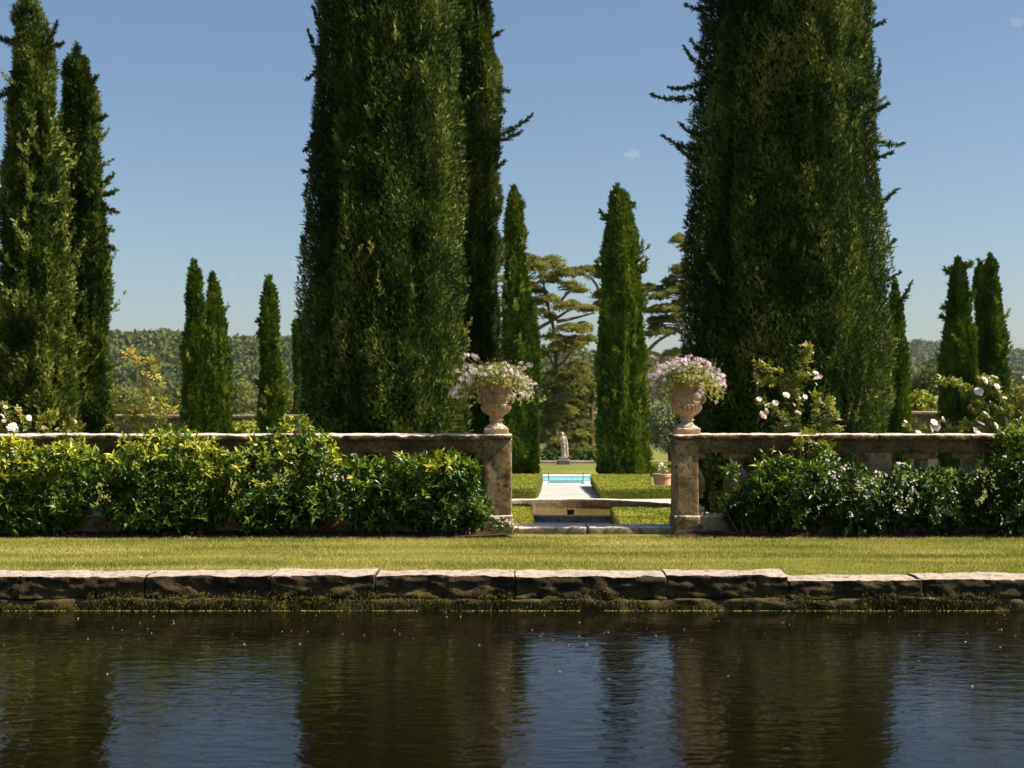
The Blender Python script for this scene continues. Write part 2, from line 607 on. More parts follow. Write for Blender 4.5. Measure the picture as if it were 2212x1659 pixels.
ground = MB()
ys = np.concatenate([np.arange(14.86, 46, 0.22), np.arange(46, 161, 3.0)])
xs = np.concatenate([np.arange(-90, -8, 6.0), np.arange(-8, 9.01, 0.25), np.arange(12, 100, 6.0)])
V, Q = grid(xs, ys, ground_fn())
ground.add(V, Q)
struct(ground.build('ground', M['ground'], smooth=True))
mb = MB()
V, Q = grid(np.arange(-3.2, 6.01, 0.2), np.arange(14.9, 33.95, 0.2), ground_fn(0.006))
mb.add(V, Q)
struct(mb.build('gravel_path', M['gravel'], smooth=True))
mb = MB()
az = np.linspace(-0.75, 0.75, 130)
yy = np.concatenate([np.arange(158, 420, 18), np.arange(420, 2300, 26), [2600, 3200, 4500]])
V, Q = grid(az, yy, lambda a, y: np.stack([a * y, y, hill_z(a * y, y)], -1))
mb.add(V, Q)
hillm = simple_mat('hill scrub', (0.085, 0.095, 0.035), 0.95, 0.4, 0.05, 0.1)
struct(mb.build('hills', hillm, smooth=True))

mb = MB()
V, Q = grid(np.linspace(-45, 45, 200), np.linspace(DK1 - 0.06, 14.9, 40),
            lambda x, y: np.stack([x, y, 0.012 * fbm(np.stack([x * 1.2, y * 1.2, 0 * x], -1), 2, 9)
                                   - 0.03 * np.clip((x - X(1703, 11.1)) / 0.25, 0, 1) * np.clip((11.7 - y) / 0.5, 0, 1)
                                   - 0.015], -1))
mb.add(V, Q)
struct(mb.build('lawn', M['turf'], smooth=True))
mb = MB()
V, Q = grid(np.linspace(-40, 40, 2), np.linspace(-1.5, DK0 + 0.08, 2), lambda x, y: np.stack([x, y, 0 * x + WZ], -1))
mb.add(V, Q)
struct(mb.build('pond_water', M['pond']))
mb = MB()
mb.add(*block(-40, 40, -12, -1.5, -0.6, 0.0, 4, 0.02))
struct(mb.build('terrace', M['gravel']))
mb = MB()
V, Q = grid(np.linspace(-14, 14, 220), np.linspace(14.0, 14.6, 9),
            lambda x, y: np.stack([x, y, 0.012 + 0.012 * fbm(np.stack([x * 5, y * 5, 0 * x], -1), 2, 2) - 0.03 * (y < 14.05 + 0.07 * vnoise(np.stack([x * 2, 0 * x, 0 * x], -1), 5))
                                   - 0.05 * ((x > -0.05) & (x < 1.66))], -1))
mb.add(V, Q)
struct(mb.build('soil_bed', M['soil'], smooth=True))

# mown grass blades
mb = MB()
n = 260000
bx = rng.uniform(-6.4, 6.4, n)
by = DK1 - 0.02 + (14.25 - DK1) * rng.random(n)
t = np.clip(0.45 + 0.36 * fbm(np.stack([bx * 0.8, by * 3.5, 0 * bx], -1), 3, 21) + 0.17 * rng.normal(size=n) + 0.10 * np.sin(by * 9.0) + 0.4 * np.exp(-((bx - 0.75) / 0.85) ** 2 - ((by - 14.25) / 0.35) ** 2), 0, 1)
pos = np.stack([bx, by, np.full(n, -0.018) - 0.03 * np.clip((bx - X(1703, 11.1)) / 0.25, 0, 1) * np.clip((11.7 - by) / 0.5, 0, 1)], -1)
tv = np.array([[-0.5, 0, 0], [0.5, 0, 0], [0.1, 0.25, 1.0]]) * np.array([0.17, 1, 1])
d = rnd_dirs(n) * 0.55 + np.array([0, 0, 1.0])
Xa = unit(np.cross(d, rnd_dirs(n)))
Zc = unit(d)
scatter(mb, tv, np.array([[0, 1, 2]]), pos, Xa, np.cross(Zc, Xa), Zc, 0.024 * rng.uniform(0.6, 1.4, n), t)
struct(mb.build('grass', M['grass']), 'stuff')

# ------------------------------------------------------------------ pond edge wall
pw = thing('pond_wall', 'low mossy stone wall edging the dark pond, with rough pale coping stones', 'wall', (0, DK0 + 0.2, WZ))
joints = [-420, -200, 40, 313, 583, 809, 1112, 1441, 1704, 1992, 2270, 2500, 2760]
tops = [0.0, 0.0, 0.004, 0.006, 0.012, 0.008, 0.002, 0.010, -0.028, -0.014, -0.02, 0.0]
for q in range(len(joints) - 1):
    a, b = X(joints[q], DK0), X(joints[q + 1], DK0)
    mb = MB()
    V, Q = block(a + 0.0015, b - 0.0015, DK0 + rng.uniform(-0.012, 0.012), DK1, -0.165, tops[q] + 0.002, 0.018, 0.010, 0.006, 9, q)
    f = np.clip((DK0 + 0.10 - V[:, 1]) / 0.06, 0, 1)
    V[:, 1] += f * (0.020 * fbm(V * np.array([7, 9, 30]), 3, 40 + q) + 0.012 * fbm(V * np.array([3, 3, 4]), 2, 50 + q))
    V[:, 2] += (V[:, 2] > -0.08) * 0.007 * fbm(V * np.array([5, 8, 1]), 3, 60 + q)
    mb.add(V, Q)
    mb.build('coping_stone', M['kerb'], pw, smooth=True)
mb = MB()
V, Q = block(-7.5, 8.5, DK0 - 0.025, DK1 + 0.03, WZ - 0.5, -0.158, 0.03, 0.03, 0.014, 6, 77)
V[:, 1] += (V[:, 1] < DK0 + 0.1) * 0.028 * fbm(V * np.array([4, 6, 14]), 3, 78)
V[:, 2] += (V[:, 2] > -0.2) * 0.012 * fbm(V * np.array([2.2, 5, 1]), 3, 79)
mb.add(V, Q)
mb.build('lower_course', M['course'], pw, smooth=True)
mb = MB()
n = 15000
mx = rng.uniform(-4.6, 4.8, n)
mz = WZ + 0.01 + rng.beta(1.3, 2.2, n) * 0.15
keep = (fbm(np.stack([mx * 1.7, mz * 5, 0 * mx], -1), 3, 31) > -0.05 - 0.5 * (mz < WZ + 0.05)) 
mx, mz = mx[keep], mz[keep]
pos = np.stack([mx, DK0 - 0.04 + 0.03 * rng.random(len(mx)), mz], -1)
d = np.stack([rng.normal(size=len(mx)) * 0.35, -0.5 + 0 * mx, -0.9 + rng.normal(size=len(mx)) * 0.5], -1)
Xa, Ya, Za = frame_y(d, rnd_dirs(len(mx)))
scatter(mb, np.array([[-0.16, 0, 0], [0.16, 0, 0], [0, 1, 0.1]]), np.array([[0, 1, 2]]), pos, Xa, Ya, Za, rng.uniform(0.012, 0.03, len(mx)), np.clip(rng.normal(0.45, 0.25, len(mx)), 0, 1))
struct(mb.build('moss', M['moss'], pw), 'stuff')

mb = MB()                                            # bright duckweed along the waterline
n = 1500
mx = rng.uniform(-4.6, 4.8, n)
keep = fbm(np.stack([mx * 1.5, 0 * mx, 0 * mx], -1), 3, 13) > -0.35
mx = mx[keep]
pos = np.stack([mx, DK0 - 0.055 - 0.018 * rng.random(len(mx)) ** 2, np.full(len(mx), WZ + 0.004)], -1)
h6 = np.array([[math.cos(a), math.sin(a), 0] for a in np.arange(6) * math.pi / 3] + [[0, 0, 0.2]])
h6f = np.array([[k, (k + 1) % 6, 6] for k in range(6)])
Xa, Ya, Za = frame_z(rnd_dirs(len(mx)) * 0.25 + np.array([0, 0, 1.0]))
scatter(mb, h6, h6f, pos, Xa, Ya, Za, rng.uniform(0.0025, 0.006, len(mx)), rng.random(len(mx)))
struct(mb.build('duckweed', M['duck']), 'stuff')
mb = MB()                                            # petals drifting on the water
n = 130
py_ = 1322 + 80 * rng.random(n) ** 1.4 + (rng.random(n) < 0.14) * rng.random(n) * 150
Dp = F * (CAMZ - WZ) / (py_ - CY)
ok = Dp < DK0 - 0.08
Dp = Dp[ok]
pos = np.stack([rng.uniform(-0.37, 0.37, len(Dp)) * Dp, Dp, np.full(len(Dp), WZ + 0.004)], -1)
Xa, Ya, Za = frame_z(rnd_dirs(len(Dp)) * 0.4 + np.array([0, 0, 1.0]))
scatter(mb, h6 * np.array([1.0, 0.6, 1.5]), h6f, pos, Xa, Ya, Za, rng.uniform(0.003, 0.008, len(Dp)), rng.random(len(Dp)))
struct(mb.build('floating_petals', M['speck']), 'stuff')

# ------------------------------------------------------------------ threshold step in the gap
ts = thing('threshold_step', 'worn stone step of two slabs crossing the gap between the two urn pillars', 'step', (X(1279, DB), DB + 0.2, 0))
for q, (a, b) in enumerate([(1088, 1268), (1270, 1457)]):
    mb = MB()
    V, Q = block(X(a, DB), X(b, DB), DB + 0.02, DB + 0.42, -0.28, 0.055, 0.03, 0.025, 0.010, 7, 90 + q)
    mb.add(V, Q)
    mb.build('step_slab', M['basin'], ts, smooth=True)

# ------------------------------------------------------------------ balustrades
RT, RB, PT = Z(938, DB), Z(978, DB), Z(1114, DB)       # rail top, rail underside, plinth top


def baluster_mesh(c, z0, z1, s):
    H = z1 - z0
    prof = [(0.128, 0.0), (0.128, 0.072), (0.124, 0.078), (0.120, 0.095), (0.100, 0.135), (0.075, 0.175), (0.062, 0.20), (0.062, 0.255), (0.100, 0.27), (0.112, 0.285), (0.112, 0.312), (0.102, 0.33), (0.100, 0.35),
            (0.118, 0.375), (0.125, 0.41), (0.125, 0.54), (0.116, 0.60), (0.092, 0.68), (0.066, 0.745), (0.062, 0.77), (0.062, 0.87), (0.068, 0.89), (0.128, 0.90), (0.130, 0.905), (0.130, 1.0)]
    th = np.linspace(0, 2 * math.pi, 32, endpoint=False)
    k = 7.0
    sq = (np.abs(np.cos(th)) ** k + np.abs(np.sin(th)) ** k) ** (-1 / k)
    pr = np.array(prof)
    V, Q = lathe(np.stack([pr[:, 0], pr[:, 1] * H], -1), 32, (c[0], c[1], z0), lambda r, z, t: r * sq[None])
    return V, Q


def balustrade(label, rail_px, pillar_px, piers, balusters, side):
    y0, y1 = DB, DB + 0.30
    x0, x1 = X(rail_px[0], DB), X(rail_px[1], DB)
    t = thing('balustrade', label, 'balustrade', ((x0 + x1) / 2, DB + 0.15, 0), 'stone balustrades either side of the garden gap')
    yc = DB + 0.15
    # coping in lengths, with its own rough edge
    n = max(2, int((x1 - x0) / 1.6))
    cuts = np.linspace(x0, x1, n + 1)
    for q in range(n):
        mb = MB()
        V, Q = block(cuts[q] + 0.002, cuts[q + 1] - 0.002, y0 - 0.055, y1 + 0.05, RT - 0.062, RT, 0.022, 0.022, 0.006, 9, q + (7 if side > 0 else 0))
        V[:, 2] += 0.006 * fbm(V * np.array([3, 6, 2]), 3, 5)
        V[:, 1] += (V[:, 1] < y0) * 0.012 * fbm(V * np.array([11, 4, 20]), 3, 15)
        mb.add(V, Q)
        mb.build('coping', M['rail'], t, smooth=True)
    mb = MB()
    V, Q = block(x0 + 0.004, x1 - 0.004, y0 - 0.018, y1 + 0.018, RB, RT - 0.05, 0.04, 0.010, 0.004, 8, 3)
    mb.add(V, Q)
    mb.build('rail', M['rail'], t, smooth=True)
    mb = MB()
    V, Q = block(x0 + 0.006, x1 - 0.006, y0 - 0.035, y1 + 0.03, -0.3, PT, 0.05, 0.014, 0.006, 7, 4)
    mb.add(V, Q)
    mb.build('plinth', M['stone'], t, smooth=True)
    a, b = X(pillar_px[0], DB), X(pillar_px[1], DB)
    mb = MB()
    mb.add(*block(a, b, y0 - 0.030, y1 + 0.03, PT - 0.004, RT - 0.048, 0.03, 0.018, 0.004, 9, 6))
    mb.add(*block(a - 0.012, b + 0.012, y0 - 0.048, y1 + 0.045, -0.3, PT + 0.004, 0.03, 0.018, 0.006, 9, 8))
    mb.build('end_pillar', M['stone'], t, smooth=True)
    for (pa, pb) in piers:
        mb = MB()
        mb.add(*block(X(pa, DB), X(pb, DB), y0 - 0.010, y1 + 0.01, PT - 0.004, RB + 0.004, 0.04, 0.014, 0.004, 9, 9))
        mb.build('pier', M['stone'], t, smooth=True)
    for px in balusters:
        mb = MB()
        mb.add(*baluster_mesh((X(px, DB), yc), PT - 0.002, RB + 0.002, 0))
        o = mb.build('baluster', M['stone'], t, smooth=True)
    return t


balustrade('left stone balustrade half buried under glossy green jasmine, ending in an urn pillar', (-560, 1106.5), (1045, 1105), [(345, 405), (-240, -180)],
           [1052, 950, 850, 750, 652, 555, 462, 258, 160, 62, -40, -130], -1)
balustrade('right stone balustrade with bare end pillar and balusters showing beside its urn', (1453, 2780), (1456.5, 1509), [(1866, 1928), (2420, 2480)],
           [1499, 1596, 1690, 1782, 1998, 2100, 2202, 2310, 2560, 2660], 1)

# ------------------------------------------------------------------ urns
def urn(px, label, swap):
    c = (X(px, DB), DB + 0.15, RT - 0.002)
    t = thing('stone_urn', label, 'urn', c, 'stone urns on the gap pillars')
    mb = MB()
    mb.add(*block(c[0] - 0.126, c[0] + 0.126, c[1] - 0.126, c[1] + 0.126, c[2], c[2] + 0.062, 0.02, 0.012, 0.004, 12, 5 + swap))
    mb.build('base', M['urn'], t, smooth=True)
    s = 1696.0
    raw = [(0.115, 1470), (0.118, 1425), (0.112, 1405), (0.085, 1380), (0.066, 1345), (0.060, 1312), (0.060, 1304), (0.074, 1296), (0.077, 1280), (0.072, 1268), (0.066, 1250), (0.070, 1230),
           (0.076, 1222), (0.074, 1212)]
    mb = MB()
    mb.add(*lathe([(r, (1530 - y) / s) for r, y in raw], 40, c))
    mb.build('foot', M['urn'], t, smooth=True)
    raw = [(0.070, 1214), (0.090, 1195), (0.118, 1165), (0.138, 1130), (0.150, 1095), (0.154, 1065), (0.152, 1035), (0.146, 1012), (0.139, 1004), (0.139, 996)]
    raw = [(np.interp(y, [a[1] for a in raw][::-1], [a[0] for a in raw][::-1]), y) for y in np.linspace(1214, 996, 26)]

    def gad(r, z, th):
        k = np.clip((z - 0.188) / 0.03, 0, 1) * np.clip((0.312 - z) / 0.03, 0, 1)
        return r * (1 + k * (0.085 * np.abs(np.cos(th * 10)) - 0.055))
    mb = MB()
    mb.add(*lathe([(r, (1530 - y) / s) for r, y in raw], 200, c, gad))
    mb.build('bowl', M['urn'], t, smooth=True)
    raw = [(0.139, 1002), (0.150, 990), (0.152, 960), (0.154, 900), (0.158, 840), (0.164, 770), (0.170, 722), (0.176, 706)]
    raw = [(np.interp(y, [a[1] for a in raw][::-1], [a[0] for a in raw][::-1]), y) for y in np.linspace(1002, 706, 40)]

    def frieze(r, z, th):
        rel = fbm(np.stack([np.broadcast_to(np.cos(th) * 6, r.shape).ravel(), np.broadcast_to(np.sin(th) * 6, r.shape).ravel(), (z * 42).ravel()], -1), 3, 17 + swap).reshape(r.shape)
        sw = np.cos(4 * th)                     # garland hanging in four swags
        mid = 0.385 - 0.03 * np.abs(np.sin(2 * th)) ** 0.8 * 1.6 + 0.03
        g = np.exp(-((z - mid) / 0.016) ** 2) * 0.012
        return r + g + 0.010 * np.clip(rel, -0.4, 1) * (z > 0.325) * (z < 0.475)
    mb = MB()
    mb.add(*lathe([(r, (1530 - y) / s) for r, y in raw], 140, c, frieze))
    mb.build('frieze', M['urn'], t, smooth=True)
    raw = [(0.172, 708), (0.196, 700), (0.214, 690), (0.219, 668), (0.217, 640), (0.210, 622), (0.196, 620), (0.188, 640), (0.178, 700), (0.02, 702)]
    mb = MB()
    mb.add(*lathe([(r, (1530 - y) / s) for r, y in raw], 64, c, lambda r, z, th: r * (1 + 0.012 * np.cos(th * 40))))
    mb.build('rim', M['urn'], t, smooth=True)
    for sg in (-1, 1):                                  # bearded mask handles
        mb = MB()
        for (dx, dz, rx, rz) in [(0.158, 0.385, 0.030, 0.045), (0.168, 0.355, 0.026, 0.030), (0.164, 0.410, 0.034, 0.020), (0.176, 0.382, 0.014, 0.016), (0.160, 0.335, 0.020, 0.025)]:
            mb.add(*ellipsoid((c[0] + sg * dx, c[1] - 0.03, c[2] + dz), (rx, 0.045, rz), 16, 10, 0.18, 3, int(dz * 1000)))
        mb.build('mask_handle', M['urn'], t, smooth=True)
    return c


uL = urn(1071.4, 'urn standing left of the gap, its carved frieze veiled by trailing geranium stems', 0)
uR = urn(1487.5, 'urn standing right of the gap, under the denser dome of pink flowers', 1)

# ------------------------------------------------------------------ leaf templates
def leaf_tpl(w=0.32, fold=0.12, droop=0.25):
    """one lance leaf, length 1 along y, folded at the midrib: 6 quads"""
    ts_ = [0, 0.3, 0.65, 1.0]
    ws = [0.08, 0.92, 0.75, 0.03]
    V = []
    for t_, w_ in zip(ts_, ws):
        zc = -droop * t_ * t_
        V += [(-w * w_ / 2, t_, zc + fold * w_ * 0.5), (0, t_, zc), (w * w_ / 2, t_, zc + fold * w_ * 0.5)]
    Q = []
    for k in range(3):
        a = 3 * k
        Q += [(a, a + 1, a + 4, a + 3), (a + 1, a + 2, a + 5, a + 4)]
    return np.array(V, float), np.array(Q)


def rosette(nl, w, lo, hi, seed, fold=0.14, droop=0.3, stem=0.0):
    r = np.random.default_rng(seed)
    lv, lq = leaf_tpl(w, fold, droop)
    Vs, Qs = [], []
    for k in range(nl):
        ph = 2 * math.pi * (k / nl * (1.0) + 0.12 * r.normal()) + k * 0.8
        el = rad(lo + (hi - lo) * (k / max(1, nl - 1)))
        L = 0.75 + 0.35 * r.random()
        Yd = np.array([math.cos(ph) * math.cos(el), math.sin(ph) * math.cos(el), math.sin(el)])
        Xd = np.array([-math.sin(ph), math.cos(ph), 0]) * 1.0
        Xd = Xd + 0.3 * r.normal(size=3)
        Xd -= Yd * Xd.dot(Yd)
        Xd /= np.linalg.norm(Xd)
        Zd = np.cross(Xd, Yd)
        if Zd[2] < 0:
            Zd, Xd = -Zd, -Xd
        off = np.array([0, 0, -stem * (1 - k / nl)])
        Vs.append(off + L * (lv[:, :1] * Xd + lv[:, 1:2] * Yd + lv[:, 2:3] * Zd))
        Qs.append(lq + len(lv) * k)
    return np.concatenate(Vs), np.concatenate(Qs)


ROS = [rosette(7, 0.36, 5, 65, 100 + k, stem=0.5) for k in range(5)]
ROSE_L = []
for k in range(4):                                       # pinnate rose leaf: five broad leaflets on one stalk
    r_ = np.random.default_rng(k)
    lv, lq = leaf_tpl(0.62, 0.15, 0.2)
    Vs, Qs = [], []
    for q, (t_, a_) in enumerate([(0.35, 70), (0.35, -70), (0.65, 60), (0.65, -60), (0.8, 0)]):
        a_ = rad(a_ + r_.normal() * 10)
        R_ = np.array([[math.cos(a_), math.sin(a_), 0], [-math.sin(a_), math.cos(a_), 0], [0, 0, 1]])
        Vs.append(lv * 0.42 @ R_ + np.array([0, t_, -0.15 * t_ * t_]))
        Qs.append(lq + len(lv) * q)
    ROSE_L.append((np.concatenate(Vs), np.concatenate(Qs)))


def flower_tpl(n=5, w=0.7, cup=0.25, seed=0):
    r = np.random.default_rng(seed)
    V, Q = [], []
    for k in range(n):
        a = 2 * math.pi * k / n + 0.1 * r.normal()
        ca, sa = math.cos(a), math.sin(a)
        b = len(V)
        for (u, v_, z_) in [(0.05, 0, 0), (0.6, -w / 2 * 0.7, cup * 0.6), (1.0, 0, cup), (0.6, w / 2 * 0.7, cup * 0.6)]:
            V.append((u * ca - v_ * sa, u * sa + v_ * ca, z_))
        Q.append((b, b + 1, b + 2, b + 3))
    return np.array(V, float), np.array(Q)


# ------------------------------------------------------------------ trailing geraniums in the urns
def geranium(c, label, n_leaf, heads, n_fol, tin, seed, drop):
    global rng
    rng = np.random.default_rng(seed)
    top = (c[0], c[1], c[2] + 0.535)
    t = thing('geranium', label, 'plant', top, 'trailing geraniums in the urns')
    # foliage: a flattened dome spilling over the rim
    n = n_fol
    ph = rng.uniform(0, 2 * math.pi, n)
    u = rng.random(n) ** 0.55
    r = 0.34 * u
    zz = 0.135 * np.sqrt(np.clip(1 - u ** 2.2, 0, 1)) - 0.17 * np.clip(u - 0.62, 0, 1) / 0.38 * (0.4 + rng.random(n)) + 0.02 * rng.normal(size=n)
    side = np.abs(np.cos(ph)) > 0.55
    zz = np.where(~side & (zz < 0.01), 0.06 * rng.random(n) - (0.10 * rng.random(n) ** 2 if drop > 5 else 0.0), zz)
    r = np.where(~side, np.minimum(r, 0.27), r * 1.08)
    r = np.where((zz < 0.0) & (r < 0.21), 0.25 + 0.11 * rng.random(n), r)
    pos = np.stack([top[0] + r * np.cos(ph), top[1] + r * np.sin(ph), top[2] + zz], -1)
    pos += 0.02 * rng.normal(size=pos.shape)
    d = np.stack([np.cos(ph) * u, np.sin(ph) * u, 0.6 + 0 * ph], -1) + 0.5 * rnd_dirs(n)
    Xa, Ya, Za = frame_z(d)
    tv, tf = flower_tpl(5, 0.9, 0.1, 3)
    mb = MB()
    scatter(mb, tv, tf, pos, Xa, Ya, Za, rng.uniform(0.008, 0.019, n), np.clip(rng.normal(0.45 + tin, 0.25, n), 0, 1))
    mb.build('foliage', M['ger_leaf'], t)
    mb = MB()
    hv, hq = [], []
    for k in range(4):                                   # flower head meshes shared by the heads
        m2 = MB()
        q = 13
        dd = unit(rng.normal(size=(q, 3)) + np.array([0, 0, 0.9]))
        fx, fy, fz = frame_z(dd + 0.3 * rnd_dirs(q))
        scatter(m2, *flower_tpl(5, 0.42, 0.25, k), dd * rng.uniform(0.022, 0.046, (q, 1)), fx, fy, fz, rng.uniform(0.013, 0.023, q), np.clip(rng.normal(0.65, 0.3, q), 0, 1))
        o = m2.build('flower_head', M['pink'])
        hv.append(o)
    k = 0
    for (hx, hz, hy) in heads:
        o = hv[k % 4] if k < 4 else hv[k % 4].copy()
        if k >= 4:
            C.objects.link(o)
        o.parent = t
        P = np.array([hx, hy, hz])
        o.location = P
        dv = unit(P + np.array([0, -0.05, 0.12]))
        o.rotation_euler = Vector(dv).to_track_quat('Z', 'Y').to_euler()
        sc_ = rng.uniform(0.55, 1.15)
        o.scale = (sc_, sc_, sc_)
        a = np.array([P[0] * 0.35, P[1] * 0.35, -0.02])
        m_ = (a + P) / 2 + np.array([0, 0, 0.05 if P[2] > 0 else 0.10])
        V, Q = tube(smooth_path([a, m_, P], 3) + np.array(top), 0.0022, 4)
        mb.add(V, Q)
        k += 1
    for q in range(drop):
        a0 = rng.uniform(math.pi * 1.0, math.pi * 2.0)
        e = np.array([math.cos(a0), math.sin(a0), 0])
        L = rng.uniform(0.1, 0.26)
        pts = [e * 0.18 + [0, 0, 0.02], e * 0.25 + [0, 0, 0.01], e * 0.245 + [0.02, 0, -L * 0.6], e * 0.23 + [0.03, 0, -L]]
        V, Q = tube(smooth_path(pts, 3) + np.array(top), 0.0025, 4)
        mb.add(V, Q)
    mbb = MB()
    for q in range(26):
        x = rng.uniform(-0.30, 0.30)
        b = np.array([x, rng.uniform(-0.16, 0.1), 0.10 * math.sqrt(max(0.05, 1 - (x / 0.36) ** 2))])
        e = b + np.array([x * 0.25 + 0.03 * rng.normal(), 0.02 * rng.normal(), rng.uniform(0.07, 0.15)])
        mb.add(*tube(smooth_path([b + top, (b + e) / 2 + np.array([0.012 * rng.normal(), 0, 0]) + top, e + top], 2), 0.0018, 4))
        dq = unit(np.array([0, 0, 0.8]) + 0.6 * rnd_dirs(5))
        fx, fy, fz = frame_y(dq, rnd_dirs(5))
        scatter(mbb, *leaf_tpl(0.3, 0.2, 0.3), np.tile(e + top, (5, 1)), fx, fy, fz, rng.uniform(0.014, 0.026, 5), rng.uniform(0.4, 1, 5))
    struct(mbb.build('buds', M['dry'], t), 'stuff')
    mb.build('stems', M['stem'], t)


def heads_from(pts, c, jit=0.02):
    out = []
    for (zx, zy, ox) in pts:                             # photo position relative to the urn axis
        x = zx
        z = zy
        y = rng.uniform(-0.26, 0.18) * math.sqrt(max(0.05, 1 - (x / 0.38) ** 2))
        out.append((x + rng.normal() * jit, z + rng.normal() * jit, y))
    return out


Hd = []
for k in range(150):
    ph = rng.uniform(0, math.pi)
    e = rng.uniform(0.62, 1.06)
    x = 0.36 * e * math.cos(ph)
    z = 0.21 * e * math.sin(ph) ** 0.7 + 0.02 * rng.normal()
    if abs(x) > 0.24:
        z -= rng.random() ** 1.5 * 0.24
    y = rng.uniform(-0.24, 0.2) * math.sqrt(max(0.08, 1 - (x / 0.4) ** 2))
    Hd.append((x, z, y))
for q in range(4):
    Hd.append((0.11 + 0.03 * rng.normal(), -0.05 - 0.03 * q, -0.25))
HR = list(Hd)
geranium(uR, 'geranium in the right urn, a dense dome of pale pink blooms', 0, HR, 3000, 0.08, 301, 3)
HL = []
for (zx, zy) in [(580, 180), (640, 205), (455, 200), (320, 430), (470, 360), (560, 350), (430, 520), (380, 570), (250, 760), (200, 800), (280, 830), (330, 880), (430, 850), (800, 410), (850, 420), (940, 400), (900, 430), (1110, 310),
                 (1120, 480), (1200, 440), (1090, 510), (1390, 300), (1350, 400), (1430, 400), (1530, 350), (1430, 540), (1490, 560), (1540, 600), (1440, 590), (1400, 650), (1500, 670), (1560, 720), (1480, 720), (1560, 790), (1630, 680), (1330, 610),
                 (1380, 760), (1450, 820), (1380, 850), (1470, 860), (650, 780), (720, 500), (700, 470), (1250, 850), (1230, 900), (1180, 890), (240, 850), (350, 700)]:
    x, z = (zx - 967) / 1696.0, (1530 - zy) / 1696.0 - 0.535
    HL.append((x, z, rng.uniform(-0.26, 0.05) * math.sqrt(max(0.08, 1 - (x / 0.42) ** 2)) - (0.08 if z < -0.05 else 0)))
for q in range(30):
    x = rng.uniform(-0.34, 0.36)
    z = 0.15 * math.sqrt(max(0, 1 - (x / 0.38) ** 2)) * rng.uniform(0.2, 1.1) - 0.16 * max(0, abs(x) - 0.2) / 0.16 * rng.random()
    HL.append((x, z, -math.sqrt(max(0.02, 0.075 - 0.4 * x * x)) * rng.uniform(0.5, 1.0)))
geranium(uL, 'geranium in the left urn, looser and greener with long trailing stems', 0, HL, 2600, 0.05, 302, 16)

